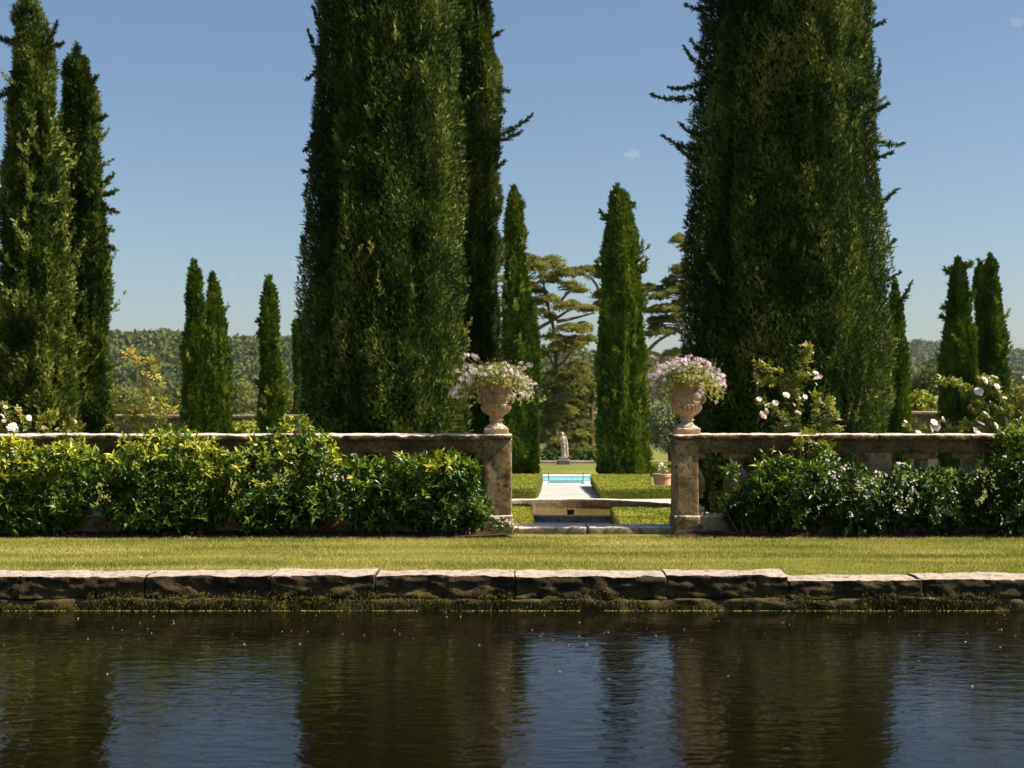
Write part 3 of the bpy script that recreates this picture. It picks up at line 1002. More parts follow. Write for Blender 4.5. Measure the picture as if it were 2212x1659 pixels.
# ------------------------------------------------------------------ jasmine shrubs against the balustrade
def shrub(label, blobs, D, dens=1.0, flowers=0, tint=0.45, seed=1, leaf=0.072, group='jasmine shrubs along the balustrade', mat='jas', fl_zone=None, dry=0, ymin=None):
    global rng
    rng = np.random.default_rng(seed)
    cs, rs = [], []
    for bl in blobs:
        px, py, a, b = bl[:4]
        DD = bl[4] if len(bl) > 4 else D
        cs.append((X(px, DD), DD, Z(py, DD)))
        rs.append((a / F * DD, min(0.30, 0.22 + 0.25 * a / F * DD), b / F * DD))
    if leaf > 0.05:
        xs_ = [c[0] for c in cs]
        for q in np.arange(min(xs_) + 0.12, max(xs_), 0.24):
            cs.append((q, 14.37, 0.15))
            rs.append((0.16, 0.09, 0.14))
    cs, rs = np.array(cs), np.array(rs)
    base = (cs[:, 0].mean(), D + 0.08, 0.0)
    t = thing('jasmine_shrub', label, 'shrub', base, group)
    mb, mbs = MB(), MB()
    P_all, N_all = [], []
    for k in range(len(cs)):
        area = 4 * math.pi * ((rs[k][0] * rs[k][1]) ** 1.6 / 3 + (rs[k][0] * rs[k][2]) ** 1.6 / 3 + (rs[k][1] * rs[k][2]) ** 1.6 / 3) ** (1 / 1.6)
        n = int(area / 0.0056 * dens)
        d = rnd_dirs(n)
        depth = 1.02 - 0.55 * rng.random(n) ** 1.6
        hol = fbm((d * rs[k] + cs[k]) * 4.2, 2, 3)
        bumpy = 1 + 0.42 * np.clip(hol, -1, 0.45)
        shoot = rng.random(n) < 0.06
        depth = np.where(shoot, 1.0 + 0.22 * rng.random(n), depth)
        pos = cs[k] + d * rs[k] * (depth * bumpy)[:, None]
        nrm = unit(d / rs[k])
        ins = np.zeros(n, bool)
        for j in range(len(cs)):
            if j != k:
                ins |= (((pos - cs[j]) / rs[j]) ** 2).sum(1) < 0.35
        ok = (~ins) & (pos[:, 2] > 0.025) & ((pos[:, 1] < DB - 0.02) | (pos[:, 2] > RT + 0.01) | (pos[:, 2] < RB) & (pos[:, 2] > PT))
        P_all.append(pos[ok])
        N_all.append(nrm[ok])
    P_, N_ = np.concatenate(P_all), np.concatenate(N_all)
    n = len(P_)
    d = unit(0.55 * N_ + np.array([0.05, -0.12, 0.75]) + 0.5 * rnd_dirs(n))
    clump = fbm(P_ * 4.5, 2, 8)
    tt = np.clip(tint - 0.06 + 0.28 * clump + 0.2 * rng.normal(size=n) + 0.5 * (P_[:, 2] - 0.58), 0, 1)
    which = rng.integers(0, len(ROS), n)
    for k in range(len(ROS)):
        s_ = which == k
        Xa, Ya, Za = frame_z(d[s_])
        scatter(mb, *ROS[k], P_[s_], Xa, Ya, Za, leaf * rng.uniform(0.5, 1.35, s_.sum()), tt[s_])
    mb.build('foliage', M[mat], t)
    for k in range(len(cs)):                             # woody stems from the soil up into each mound
        for q in range(3):
            e = cs[k] + rs[k] * rng.uniform(-0.5, 0.5, 3)
            e[1] = min(e[1], DB - 0.03) if e[2] < RT else e[1]
            b0 = np.array([base[0] + (cs[k][0] - base[0]) * 0.6 + 0.05 * rng.normal(), D + 0.08 + 0.04 * rng.normal(), -0.02])
            m_ = (b0 + e) / 2 + np.array([0.05 * rng.normal(), 0.02, 0.05])
            mbs.add(*tube(smooth_path([b0, m_, e], 3), np.linspace(0.007, 0.003, 7), 5))
    mbs.build('stem', M['twig'], t)
    if flowers:
        cand = np.nonzero((P_[:, 1] < np.quantile(P_[:, 1], 0.35)) & (N_[:, 2] > -0.3))[0]
        if fl_zone:
            cand = cand[(P_[cand, 0] > X(fl_zone[0], D)) & (P_[cand, 0] < X(fl_zone[1], D))]
        pick = rng.choice(cand, flowers)
        mb = MB()
        pos = P_[pick] + N_[pick] * 0.03 + np.array([0.01, -0.075, 0.03])
        pos = np.repeat(pos, 5, 0) + 0.022 * rng.normal(size=(flowers * 5, 3))
        Xa, Ya, Za = frame_z(0.8 * rnd_dirs(len(pos)) + np.array([0.7, -0.5, 0.6]))
        scatter(mb, *flower_tpl(5, 0.55, 0.1, 5), pos, Xa, Ya, Za, rng.uniform(0.010, 0.018, len(pos)), np.clip(rng.normal(0.8, 0.2, len(pos)), 0, 1))
        mb.build('blossoms', M['petal'], t)
    if dry:
        pick = rng.integers(0, n, dry)
        mb = MB()
        Xa, Ya, Za = frame_y(rnd_dirs(dry) + np.array([0, -0.3, -1.0]), rnd_dirs(dry))
        lv, lq = leaf_tpl(0.35, 0.3, 0.4)
        scatter(mb, lv, lq, P_[pick] + np.array([0, -0.03, 0.0]), Xa, Ya, Za, rng.uniform(0.03, 0.055, dry), rng.random(dry))
        mb.build('dead_leaves', M['dry'], t)


DS = 14.22
shrub('yellow green jasmine mound at the far left edge of the balustrade, below white roses', [(60, 1010, 90, 55), (-40, 1040, 90, 90), (150, 1030, 72, 75), (90, 1085, 125, 55), (20, 985, 60, 35), (145, 985, 52, 32), (-120, 1010, 90, 80), (60, 1120, 110, 32)], DS, 1.0, 2, 0.50, 201, dry=10)
shrub('jasmine mound climbing over the rail beneath the tall leafy rose shoots', [(345, 965, 62, 38, 14.36), (290, 1005, 62, 48), (400, 990, 72, 52), (345, 1050, 110, 60), (258, 1050, 42, 60), (450, 1015, 48, 58), (420, 1085, 80, 50), (300, 1095, 70, 42), (350, 1120, 95, 30)], DS, 1.0, 1, 0.46, 202, dry=12)
shrub('tallest jasmine mound, peaked above the rail in front of the big left cypress', [(645, 950, 46, 44, 14.36), (590, 975, 56, 38, 14.36), (690, 985, 46, 44), (535, 1005, 58, 48), (620, 1040, 95, 60), (555, 1085, 80, 50), (680, 1080, 58, 62), (610, 1115, 90, 34)], DS, 1.0, 5, 0.44, 203, fl_zone=(690, 740), dry=16)
shrub('small low jasmine with a few white flowers below the bare rail stretch', [(770, 1025, 44, 33), (762, 1082, 50, 46), (832, 1055, 50, 55), (800, 1110, 55, 35)], DS, 1.0, 6, 0.40, 204, fl_zone=(725, 800), dry=8)
shrub('round glossy jasmine bush pressed against the left urn pillar', [(885, 1012, 45, 32), (960, 1008, 58, 32), (1012, 1020, 34, 40), (905, 1070, 62, 58), (995, 1075, 62, 62), (1030, 1098, 30, 42), (950, 1115, 85, 33)], DS, 1.0, 1, 0.36, 205, dry=8)
shrub('shade-tinted jasmine bush under the flowering rose, right of the bare pillar', [(1685, 1020, 58, 42), (1645, 1060, 58, 48), (1725, 1050, 78, 58), (1612, 1100, 46, 28), (1705, 1105, 90, 38), (1775, 1012, 40, 38), (1580, 1012, 16, 14), (1575, 1085, 18, 14)], DS, 0.85, 6, 0.27, 206, fl_zone=(1760, 1800), dry=14)  # from here on, the right shrubs' lower leaf tint paints in shade
shrub('jasmine bush speckled all over with small white flowers by the pier', [(1832, 1042, 48, 48), (1898, 1062, 58, 44), (1942, 1042, 38, 38), (1862, 1102, 70, 42), (1935, 1102, 50, 42)], DS, 0.85, 44, 0.28, 207, dry=14)
shrub('plain jasmine bush, shade tinted into its leaves, between the white speckled bush and the edge', [(2012, 1052, 48, 38), (2070, 1052, 48, 44), (2032, 1105, 80, 38)], DS, 0.85, 3, 0.23, 208, dry=6)
shrub('tall shade-tinted jasmine bush rising to the rail at the far right edge', [(2172, 1030, 58, 58), (2200, 965, 45, 60), (2160, 1102, 68, 42), (2250, 1020, 60, 90), (2330, 1050, 70, 80)], DS, 0.85, 9, 0.22, 209)
shrub('tiny white flowered jasmine sprig at the foot of the left pillar', [(1082, 1132, 16, 14, 14.32), (1098, 1138, 14, 10, 14.32)], 14.32, 1.0, 7, 0.4, 210, leaf=0.035)

mb = MB()                                                # dead leaves on the soil under the shrubs
n = 420
lx = np.where(rng.random(n) < 0.55, rng.uniform(X(1560, 14.2), X(2212, 14.2), n), rng.uniform(-5.1, X(1060, 14.2), n))
pos = np.stack([lx, 14.02 + 0.3 * rng.random(n), 0.022 + 0.015 * rng.random(n)], -1)
Xa, Ya, Za = frame_z(rnd_dirs(n) * 0.5 + np.array([0, 0, 1.0]))
lv, lq = leaf_tpl(0.4, 0.3, 0.4)
scatter(mb, lv, lq, pos, Xa, Ya, Za, rng.uniform(0.02, 0.045, n), rng.random(n))
n = 70
pos = np.stack([rng.uniform(-5, 5.2, n), rng.uniform(11.3, 14.1, n), np.full(n, 0.010)], -1)
Xa, Ya, Za = frame_z(rnd_dirs(n) * 0.6 + np.array([0, 0, 1.0]))
scatter(mb, lv, lq, pos, Xa, Ya, Za, rng.uniform(0.02, 0.045, n), 0.5 + 0.5 * rng.random(n))
struct(mb.build('leaf_litter', M['dry']), 'stuff')

# ------------------------------------------------------------------ roses
def rose_mesh(seed):
    r = np.random.default_rng(seed)
    mbr = MB()
    for ring, (npet, el, L) in enumerate([(6, 15, 1.0), (6, 40, 0.85), (5, 62, 0.65), (4, 80, 0.45)]):
        for k in range(npet):
            a = 2 * math.pi * k / npet + ring * 0.5 + 0.15 * r.normal()
            e = rad(el + 8 * r.normal())
            o_ = np.array([math.cos(a), math.sin(a), 0])
            up = np.array([0, 0, 1.0])
            sd = np.cross(up, o_)
            V = []
            for (t_, w_) in [(0.05, 0.25), (0.5, 0.8), (0.85, 0.75), (1.0, 0.4)]:
                curl = e * (1 - 0.5 * t_)
                c_ = (o_ * math.cos(curl) + up * math.sin(curl)) * t_ * L
                V += [c_ - sd * w_ * 0.5 * L + up * 0.06, c_, c_ + sd * w_ * 0.5 * L + up * 0.06]
            Q = []
            for q in range(3):
                b = 3 * q
                Q += [(b, b + 1, b + 4, b + 3), (b + 1, b + 2, b + 5, b + 4)]
            mbr.add(np.array(V), np.array(Q), float(np.clip(r.normal(0.75, 0.15) - 0.1 * ring * 0.3, 0, 1)))
    o = mbr.build('rose', M['petal'])
    me = o.data
    bpy.data.objects.remove(o)
    return me


ROSES = [rose_mesh(s) for s in range(3)]
_fade = []
for s in range(2):
    me = ROSES[s].copy()
    at = me.attributes['tint']
    vals = np.random.default_rng(s).uniform(0, 0.35, len(me.polygons)).astype(np.float32)
    at.data.foreach_set('value', vals)
    _fade.append(me)


def rose_bush(label, stems, flowers, D, n_per_m, tint, seed, leaf=0.06, base_z=0.0, faded=()):
    global rng
    rng = np.random.default_rng(seed)
    P0 = np.array([[X(a[0], D), D, Z(a[1], D)] for a in stems[0]])
    t = thing('rose_bush', label, 'rose bush', (P0[0][0], D, base_z), 'roses growing over the balustrade')
    mbl = MB()
    for st in stems:
        pts = []
        for q, a in enumerate(st):
            dd = D + (a[2] if len(a) > 2 else rng.uniform(-0.05, 0.05))
            pts.append((X(a[0], dd), dd, Z(a[1], dd)))
        pts = smooth_path(pts, 6)
        L = np.linalg.norm(np.diff(pts, axis=0), axis=1).sum()
        mbs = MB()
        mbs.add(*tube(pts, np.linspace(0.006, 0.0022, len(pts)), 5))
        mbs.build('stem', M['stem'], t, smooth=True)
        n = int(L * n_per_m)
        f = rng.random(n) ** 0.8
        i = np.clip((f * (len(pts) - 1)).astype(int), 0, len(pts) - 2)
        pos = pts[i] + (pts[i + 1] - pts[i]) * rng.random((n, 1))
        d = unit(rnd_dirs(n) + unit(pts[i + 1] - pts[i]) * 0.5 + np.array([0, -0.1, 0.1]))
        Xa, Ya, Za = frame_y(d, unit(rnd_dirs(n) * 0.6 + np.array([0.2, -0.3, 1.0])))
        tt = np.clip(tint + 0.3 * (f - 0.5) + 0.2 * rng.normal(size=n), 0, 1)
        for k in range(len(ROSE_L)):
            s_ = np.arange(n) % len(ROSE_L) == k
            scatter(mbl, *ROSE_L[k], pos[s_], Xa[s_], -Ya[s_] if False else Ya[s_], Za[s_], leaf * rng.uniform(0.7, 1.35, s_.sum()), tt[s_])
    mbl.build('foliage', M['rose_leaf'], t)
    for q, fl in enumerate(list(flowers) + list(faded)):
        fa = q >= len(flowers)
        o = bpy.data.objects.new('rose', (_fade if fa else ROSES)[q % (2 if fa else 3)])
        C.objects.link(o)
        o.parent = t
        dd = D - 0.15 + rng.uniform(-0.03, 0.03)
        o.location = Vector((X(fl[0], dd), dd, Z(fl[1], dd))) - t.location
        s_ = 1.05 * (fl[2] if len(fl) > 2 else 7) / F * dd * rng.uniform(0.8, 1.15)
        o.scale = (s_, s_, s_)
        o.rotation_euler = Vector((rng.normal() * 0.6 + 0.6, -0.7 + rng.normal() * 0.4, 0.75)).to_track_quat('Z', 'Y').to_euler()
    return t


z3 = lambda x, y: (x * 0.2951, 691 + y * 0.2951)
z5 = lambda x, y: (1440 + x * 0.27776, 720 + y * 0.27776)
z6 = lambda x, y: (1843.3 + x * 0.27782, 720 + y * 0.27782)
DR = 14.9
rose_bush('low white rose spilling over the rail at the far left edge',
          [[z3(150, 1000), z3(80, 780), z3(30, 625)], [z3(200, 1000), z3(200, 760), z3(130, 660)], [z3(300, 1000), z3(360, 800), z3(400, 660)], [z3(350, 1000), z3(470, 820), z3(550, 740)], [z3(100, 1000), z3(20, 850), z3(-60, 760)],
           [z3(250, 1000), z3(280, 800), z3(330, 720)], [z3(450, 1000), z3(540, 860), z3(590, 790)], [z3(60, 990), z3(120, 830), z3(70, 730)]],
          [(*z3(210, 718), 8), (*z3(85, 790), 10), (*z3(110, 800), 8), (*z3(15, 705), 7), (*z3(100, 770), 7)], DR, 115, 0.5, 401, 0.066, faded=[(*z3(30, 740), 6), (*z3(550, 745), 6), (*z3(420, 800), 5), (*z3(320, 790), 5), (*z3(40, 640), 5)])
rose_bush('tall flowerless rose shoots with golden young leaves above the left rail',
          [[z3(1080, 900), z3(1060, 600), z3(1020, 330), z3(950, 250)], [z3(1180, 880), z3(1170, 560), z3(1140, 380), z3(1115, 290)], [z3(1000, 900), z3(960, 700), z3(860, 640), z3(820, 530)], [z3(1080, 880), z3(1090, 640), z3(1060, 430)], [z3(980, 880), z3(860, 760), z3(800, 760)],
           [z3(1100, 880), z3(1200, 720), z3(1260, 680)], [z3(1000, 860), z3(960, 740), z3(940, 640)], [z3(1090, 860), z3(1130, 700), z3(1210, 590)], [z3(1060, 860), z3(1000, 740), z3(1010, 650)]],
          [], DR, 62, 0.66, 402, 0.082)
rose_bush('arching white rose in bloom above the rail, in front of the big right cypress',
          [[z5(1060, 1000), z5(1020, 560), z5(1040, 330), z5(1085, 170), z5(1105, 85)], [z5(1040, 800), z5(1000, 440), z5(840, 380), z5(700, 340)], [z5(1000, 440), z5(930, 350), z5(800, 260), z5(680, 230)], [z5(1020, 820), z5(930, 660), z5(830, 590), z5(720, 530)],
           [z5(1100, 900), z5(1150, 620), z5(1160, 470)], [z5(1150, 900), z5(1240, 720), z5(1320, 640)], [z5(1160, 860), z5(1260, 620), z5(1250, 500)], [z5(1020, 350), z5(1080, 330), z5(1150, 330)], [z5(1040, 860), z5(900, 720), z5(840, 780)], [z5(1120, 900), z5(1240, 800), z5(1330, 720)],
           [z5(1080, 900), z5(1000, 760), z5(930, 620)], [z5(1150, 900), z5(1200, 900), z5(1280, 880)], [z5(1050, 900), z5(960, 820), z5(930, 830)],
           [z5(1150, 820), (*z5(1160, 790), -0.3), (*z5(1200, 850), -0.5), (*z5(1260, 895), -0.52)], [z5(1080, 820), (*z5(1080, 780), -0.3), (*z5(1060, 840), -0.5), (*z5(990, 890), -0.52)], [z5(1120, 820), (*z5(1130, 780), -0.3), (*z5(1150, 850), -0.5), (*z5(1170, 920), -0.54)]],
          [(*z5(1105, 315), 7), (*z5(1160, 310), 7), (*z5(1165, 352), 8), (*z5(930, 482), 8), (*z5(1075, 495), 7), (*z5(1030, 503), 6), (*z5(718, 515), 6), (*z5(785, 560), 9), (*z5(845, 545), 9), (*z5(775, 605), 8)], DR, 105, 0.40, 403, 0.072,
          faded=[(*z5(750, 635), 9), (*z5(1020, 620), 7), (*z5(1190, 340), 6), (*z5(990, 555), 5), (*z5(1160, 395), 5)])
rose_bush('large white rose leaning in from the far right edge, its longest shoot reaching left',
          [[z6(1250, 1000), z6(1120, 640), z6(980, 500), z6(820, 400), z6(690, 365)], [z6(1250, 950), z6(1180, 560), z6(1060, 400), z6(1010, 370)], [z6(1180, 560), z6(1110, 460), z6(1090, 370)], [z6(1200, 900), z6(1050, 760), z6(900, 700), z6(820, 740)],
           [z6(1220, 900), z6(1080, 700), z6(1030, 640)], [z6(1240, 900), z6(1260, 620), z6(1300, 430)], [z6(1260, 900), z6(1350, 600), z6(1390, 480)], [z6(1210, 900), z6(1100, 700), z6(990, 560), z6(920, 570)], [z6(1230, 980), z6(1160, 700), z6(1140, 560)],
           [z6(1230, 900), z6(1300, 700), z6(1290, 560)], [z6(1240, 940), z6(1190, 760), z6(1240, 560)], [z6(1220, 940), z6(1120, 800), z6(1080, 740)], [z6(1300, 940), z6(1330, 780), z6(1330, 620)],
           [z6(1230, 800), (*z6(1210, 770), -0.3), (*z6(1160, 830), -0.5), (*z6(1090, 860), -0.52)], [z6(1270, 800), (*z6(1260, 770), -0.3), (*z6(1260, 860), -0.5), (*z6(1230, 950), -0.53)], [z6(1330, 800), (*z6(1330, 770), -0.3), (*z6(1320, 860), -0.5), (*z6(1300, 960), -0.53)]],
          [(*z6(1020, 368), 9), (*z6(1095, 345), 9), (*z6(1115, 415), 8), (*z6(975, 455), 10), (*z6(1030, 632), 9), (*z6(985, 702), 10), (*z6(1105, 720), 9), (*z6(950, 762), 11), (*z6(965, 790), 9), (*z6(1175, 505), 5)], DR, 105, 0.34, 404, 0.072, faded=[(*z6(1062, 380), 6), (*z6(1045, 640), 6), (*z6(1328, 350), 6)])
rose_bush('short rose sprig with a fat white bloom cluster on the right rail',
          [[z6(560, 900), z6(470, 770), z6(405, 690)], [z6(600, 900), z6(520, 760), z6(490, 690)], [z6(640, 900), z6(640, 760), z6(625, 700)], [z6(700, 900), z6(740, 770), z6(700, 675)], [z6(600, 880), z6(560, 780), z6(560, 740)], [z6(700, 880), z6(780, 740), z6(830, 720)]],
          [(*z6(505, 778), 8), (*z6(625, 695), 9), (*z6(600, 742), 9), (*z6(655, 735), 9), (*z6(698, 670), 6), (*z6(405, 688), 4)], DR, 80, 0.42, 405, 0.06, faded=[(*z6(635, 720), 6)])

# ------------------------------------------------------------------ cypresses
def spray_tpl(k, seed, w=0.10):
    """flat feathery cypress spray, length 1 along y: narrow triangles"""
    r = np.random.default_rng(seed)
    V, T = [], []

    def tri(a, b, c):
        i = len(V)
        V.extend([a, b, c])
        T.append((i, i + 1, i + 2))
    tri((-w * 0.5, 0, 0), (w * 0.5, 0, 0), (0, 1, -0.10))
    for q in range(k):
        t_ = 0.12 + 0.75 * (q + 0.5 * r.random()) / k
        for sg in (-1, 1):
            L = (0.42 - 0.24 * t_) * r.uniform(0.75, 1.2)
            a = rad(38 + 12 * r.normal())
            b = np.array([0, t_, -0.10 * t_])
            e = b + np.array([sg * math.sin(a) * L, math.cos(a) * L, 0.12 * L * r.normal()])
            n_ = np.array([math.cos(a), -sg * math.sin(a), 0]) * w * 0.75
            tri(tuple(b - n_), tuple(b + n_), tuple(e))
    return np.array(V, float), np.array(T)


SPN = [spray_tpl(3, 1 + k, 0.12) for k in range(3)]
SPF = [spray_tpl(2, 9 + k, 0.22) for k in range(3)]


def cypress(label, prof, D, zb, n, slen, seed, far=False, group=None, ztop=None, branches=(), tufts=0, flute=0.10, front=0.62, zdense=None, tint=0.42, kind='cypress tree', spread=0.42):
    global rng
    rng = np.random.default_rng(seed)
    p_ = np.array(sorted(prof), float)                   # (py, xl, xr)
    zs = Z(p_[:, 0], D)[::-1]
    cx = X((p_[:, 1] + p_[:, 2]) / 2, D)[::-1]
    rr = ((p_[:, 2] - p_[:, 1]) / 2 / F * D)[::-1] * (0.92 if far else (0.965 if label.startswith('broadest') else 0.985))
    if ztop is not None:                                 # crown carries on above the frame
        zs = np.append(zs, [zs[-1] + (ztop - zs[-1]) * f for f in (0.35, 0.65, 0.88, 1.0)])
        cx = np.append(cx, [cx[-1]] * 4)
        rr = np.append(rr, [rr[-1] * f for f in (0.86, 0.6, 0.28, 0.04)])
    if ztop is None:                                     # finish in a point
        zt = zs[-1] - (0.10 if far else 0.02)
        zs[-1] = max(zs[-1] - 1.7 * rr[-1] - 0.1, zs[-2] + 0.02)
        zs = np.append(zs, zt)
        cx = np.append(cx, cx[-1])
        rr = np.append(rr * np.where(zs[:-1] == zs[-2], 0.75, 1.0), 0.015)
    if zs[0] > zb + 0.25:
        zs = np.insert(zs, 0, zb + 0.2)
        cx = np.insert(cx, 0, cx[0])
        rr = np.insert(rr, 0, rr[0] * 0.97)
    zlo, zhi = zs[0], zs[-1]
    c_f = lambda z: np.interp(z, zs, cx)
    r_f = lambda z: np.interp(z, zs, rr)
    t = thing('cypress_tree', label, 'cypress', (float(c_f(zlo)), D, zb), group)
    Rm = rr.max()

    def wob(th, z):
        q = np.stack([np.cos(th) * 2.1 + seed, np.sin(th) * 2.1, z * 0.32 / max(0.5, Rm)], -1)
        q2 = np.stack([np.cos(th) * 5.5, np.sin(th) * 5.5 + seed, z * 0.35 / max(0.5, Rm)], -1)
        return 1 + 0.7 * flute * fbm(q, 2, seed) + flute * (1.3 if far else 0.8) * fbm(q2, 2, seed + 5) - 0.02
    mb = MB()
    nz, na = (90, 56) if not far else (40, 24)
    V, Q = grid(np.linspace(zlo, zhi, nz), np.linspace(0, 2 * math.pi, na), lambda z, th: np.stack([
        c_f(z) + r_f(z) * 0.80 * wob(th, z) * np.cos(th), D + r_f(z) * 0.80 * wob(th, z) * np.sin(th), z], -1))
    V += 0.03 * Rm * np.stack([vnoise(V * 9, 1), vnoise(V * 9, 2), vnoise(V * 9, 3)], -1)
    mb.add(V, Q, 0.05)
    # sprays over the surface
    zz = np.linspace(zlo, zhi, 400)
    wgt = r_f(zz) + 0.05 * Rm
    if zdense is not None:
        wgt = wgt * np.where(zz > zdense, 0.25, 1.0)
    z = np.interp(rng.random(n), np.cumsum(wgt) / wgt.sum(), zz)
    th = np.where(rng.random(n) < front, rng.uniform(math.pi, 2 * math.pi, n), rng.uniform(0, math.pi, n))
    w_ = wob(th, z)
    dep = 1.0 - 0.16 * rng.random(n) ** 1.5
    R_ = r_f(z) * w_ * dep
    q3 = np.stack([R_ * np.cos(th), R_ * np.sin(th), z * 0.7], -1)
    lump = fbm(q3 * ((0.32 if far else 0.26) / slen), 2, seed + 9)
    R_ = R_ + (0.7 if far else 1.15) * slen * lump
    out = np.stack([np.cos(th), np.sin(th), 0 * th], -1)
    pos = np.stack([c_f(z), np.full(n, D), z], -1) + out * np.maximum(R_ - 0.25 * slen, 0.01)[:, None]
    d = unit(out * spread * (1 if far else 1.25) + np.array([0, 0, 0.75]) + (0.5 if far else 0.7) * rnd_dirs(n))
    s = slen * rng.uniform(0.6, 1.4, n)
    if zdense is not None:
        s = np.where(z > zdense, s * 2.4, s)
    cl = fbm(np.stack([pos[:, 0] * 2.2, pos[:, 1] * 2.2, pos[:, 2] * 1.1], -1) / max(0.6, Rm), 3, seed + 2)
    tt = np.clip(tint + 0.26 * cl + (0.12 if far else 0.24) * lump + 0.12 * rng.normal(size=n), 0, 1)  # lump lightens bumps and darkens hollows: shading put into the tint
    tp = SPF if far else SPN
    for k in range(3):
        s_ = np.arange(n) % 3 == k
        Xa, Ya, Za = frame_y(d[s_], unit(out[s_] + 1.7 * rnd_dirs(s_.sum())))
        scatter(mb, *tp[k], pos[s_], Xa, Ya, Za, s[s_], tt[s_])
    # loose paler tufts that stand out from the surface
    for q in range(tufts):
        z0 = rng.uniform(zlo + 0.2 * (zhi - zlo), zlo + 0.8 * (zhi - zlo)) if zdense is None else rng.uniform(0.9, zdense)
        th0 = math.pi * (1.15 + 0.95 * rng.random() ** 0.6)
        r0 = float(r_f(z0) * wob(np.array([th0]), np.array([z0]))[0])
        o_ = np.array([math.cos(th0), math.sin(th0), 0])
        a = np.array([float(c_f(z0)), D, z0]) + o_ * r0 * 0.93
        L = rng.uniform(0.8, 2.2) * slen * (1.6 if far else 2.6)
        b = a + o_ * L * rng.uniform(0.35, 0.8) + np.array([rng.normal() * 0.3, 0, 0.8]) * L
        add_branch(mb, a, b, slen * (0.85 if far else 1.0), int(26 + 16 * rng.random()), rng.uniform(0.6, 1.0), tp)
    mb2 = MB()
    for br in branches:                                  # shoots that break the outline
        y_off = br[4] if len(br) > 4 else -0.1
        a = np.array([X(br[0], D), D + y_off, Z(br[1], D)])
        b = np.array([X(br[2], D), D + y_off, Z(br[3], D)])
        a = a - unit(b - a) * np.array([1, 0, 0.5]) * (0.16 if not far else 0.1)
        add_branch(mb, a, b, slen * (1.1 if far else 0.95), int(30 + (60 if far else 300) * np.linalg.norm(b - a)), 0.42, tp)
        mb2.add(*tube(smooth_path([a, (a + b) / 2 - np.array([0, 0, 0.055 * np.linalg.norm(b - a) * 2]), b], 4), np.linspace(0.012, 0.003, 9), 5))
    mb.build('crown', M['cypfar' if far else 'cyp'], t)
    c0 = float(c_f(zlo))
    h = (zhi - zlo) * 0.8
    mb2.add(*tube(np.array([[c0, D, zb - 0.15], [c0, D, zb + 0.4], [float(c_f(zlo + h * 0.5)), D, zlo + h * 0.5], [float(c_f(zlo + h)), D, zlo + h]]), np.array([0.20, 0.16, 0.10, 0.03]) * max(0.4, Rm), 10))
    mb2.build('trunk', M['bark'], t, smooth=True)
    return t


def add_branch(mb, a, b, sl, n, tint, tp):
    L = b - a
    u = rng.random(n) ** 0.8
    sag = np.array([0, 0, -0.12]) * np.linalg.norm(L)
    pos = a + L * u[:, None] + sag * (4 * u * (1 - u))[:, None] * 0.9 + rnd_dirs(n) * (0.09 * np.linalg.norm(L) * (1 - u))[:, None]
    d = unit(L)[None] * 0.7 + 0.75 * rnd_dirs(n) + np.array([0, 0, 0.25])
    Xa, Ya, Za = frame_y(d, rnd_dirs(n))
    ln = sl * rng.uniform(0.7, 1.4, n) * (1.35 - 0.6 * u)
    scatter(mb, *tp[0], pos, Xa, Ya, Za, ln, np.clip(rng.normal(tint, 0.15, n), 0, 1))


GN = 'tall cypresses just behind the balustrade'
GM = 'slim cypresses farther back in the garden'
cypress('huge cypress just left of the gap, its right half sunlit', [(-5, 688, 985), (150, 684, 990), (300, 676, 995), (450, 668, 1002), (600, 662, 1004), (750, 656, 1006), (900, 658, 1006), (940, 660, 1004)], 17.0, -0.3, 135000, 0.058, 501,
        group=GN, ztop=12.5, tufts=40, zdense=6.6, flute=0.09,
        branches=[(688, 120, 668, 70), (684, 150, 664, 175), (676, 300, 660, 330), (690, 60, 680, 20), (672, 370, 656, 372), (668, 560, 656, 575), (940, 90, 975, 130), (960, 60, 990, 60)])
cypress('dark shaded cypress tucked behind the huge one, beside the gap', [(-5, 960, 1060), (150, 965, 1072), (300, 975, 1078), (500, 985, 1082), (700, 990, 1086), (940, 992, 1088)], 20.6, -0.3, 42000, 0.07, 502,
        group=GN, ztop=9.5, zdense=7.4, flute=0.10, front=0.66,
        branches=[(1076, 290, 1150, 250), (1076, 300, 1128, 285), (1072, 180, 1098, 200), (1066, 80, 1085, 70), (1050, 60, 1054, -10), (1078, 360, 1092, 350), (1074, 215, 1090, 245)])
cypress('broadest cypress right of the gap, dark on its left with loose twigs', [(-5, 1520, 1884), (150, 1512, 1886), (300, 1500, 1890), (450, 1488, 1900), (600, 1480, 1908), (700, 1474, 1918), (800, 1471, 1926), (900, 1473, 1922), (940, 1476, 1918)], 18.9, -0.3, 170000, 0.062, 503,
        group=GN, ztop=14.0, tufts=42, zdense=7.2, flute=0.09,
        branches=[(1500, 205, 1406, 208), (1500, 180, 1440, 192), (1498, 320, 1428, 296), (1498, 290, 1465, 270), (1505, 145, 1475, 105), (1505, 110, 1490, 90), (1512, 20, 1478, 14), (1494, 345, 1460, 318), (1885, 60, 1905, 50), (1888, 215, 1896, 130), (1888, 240, 1915, 225),
                  (1890, 300, 1950, 312), (1890, 340, 1925, 330), (1894, 440, 1935, 410), (1905, 540, 1930, 520), (1915, 600, 1940, 590), (1920, 680, 1965, 610), (1922, 660, 1955, 640), (1928, 760, 1948, 740)])
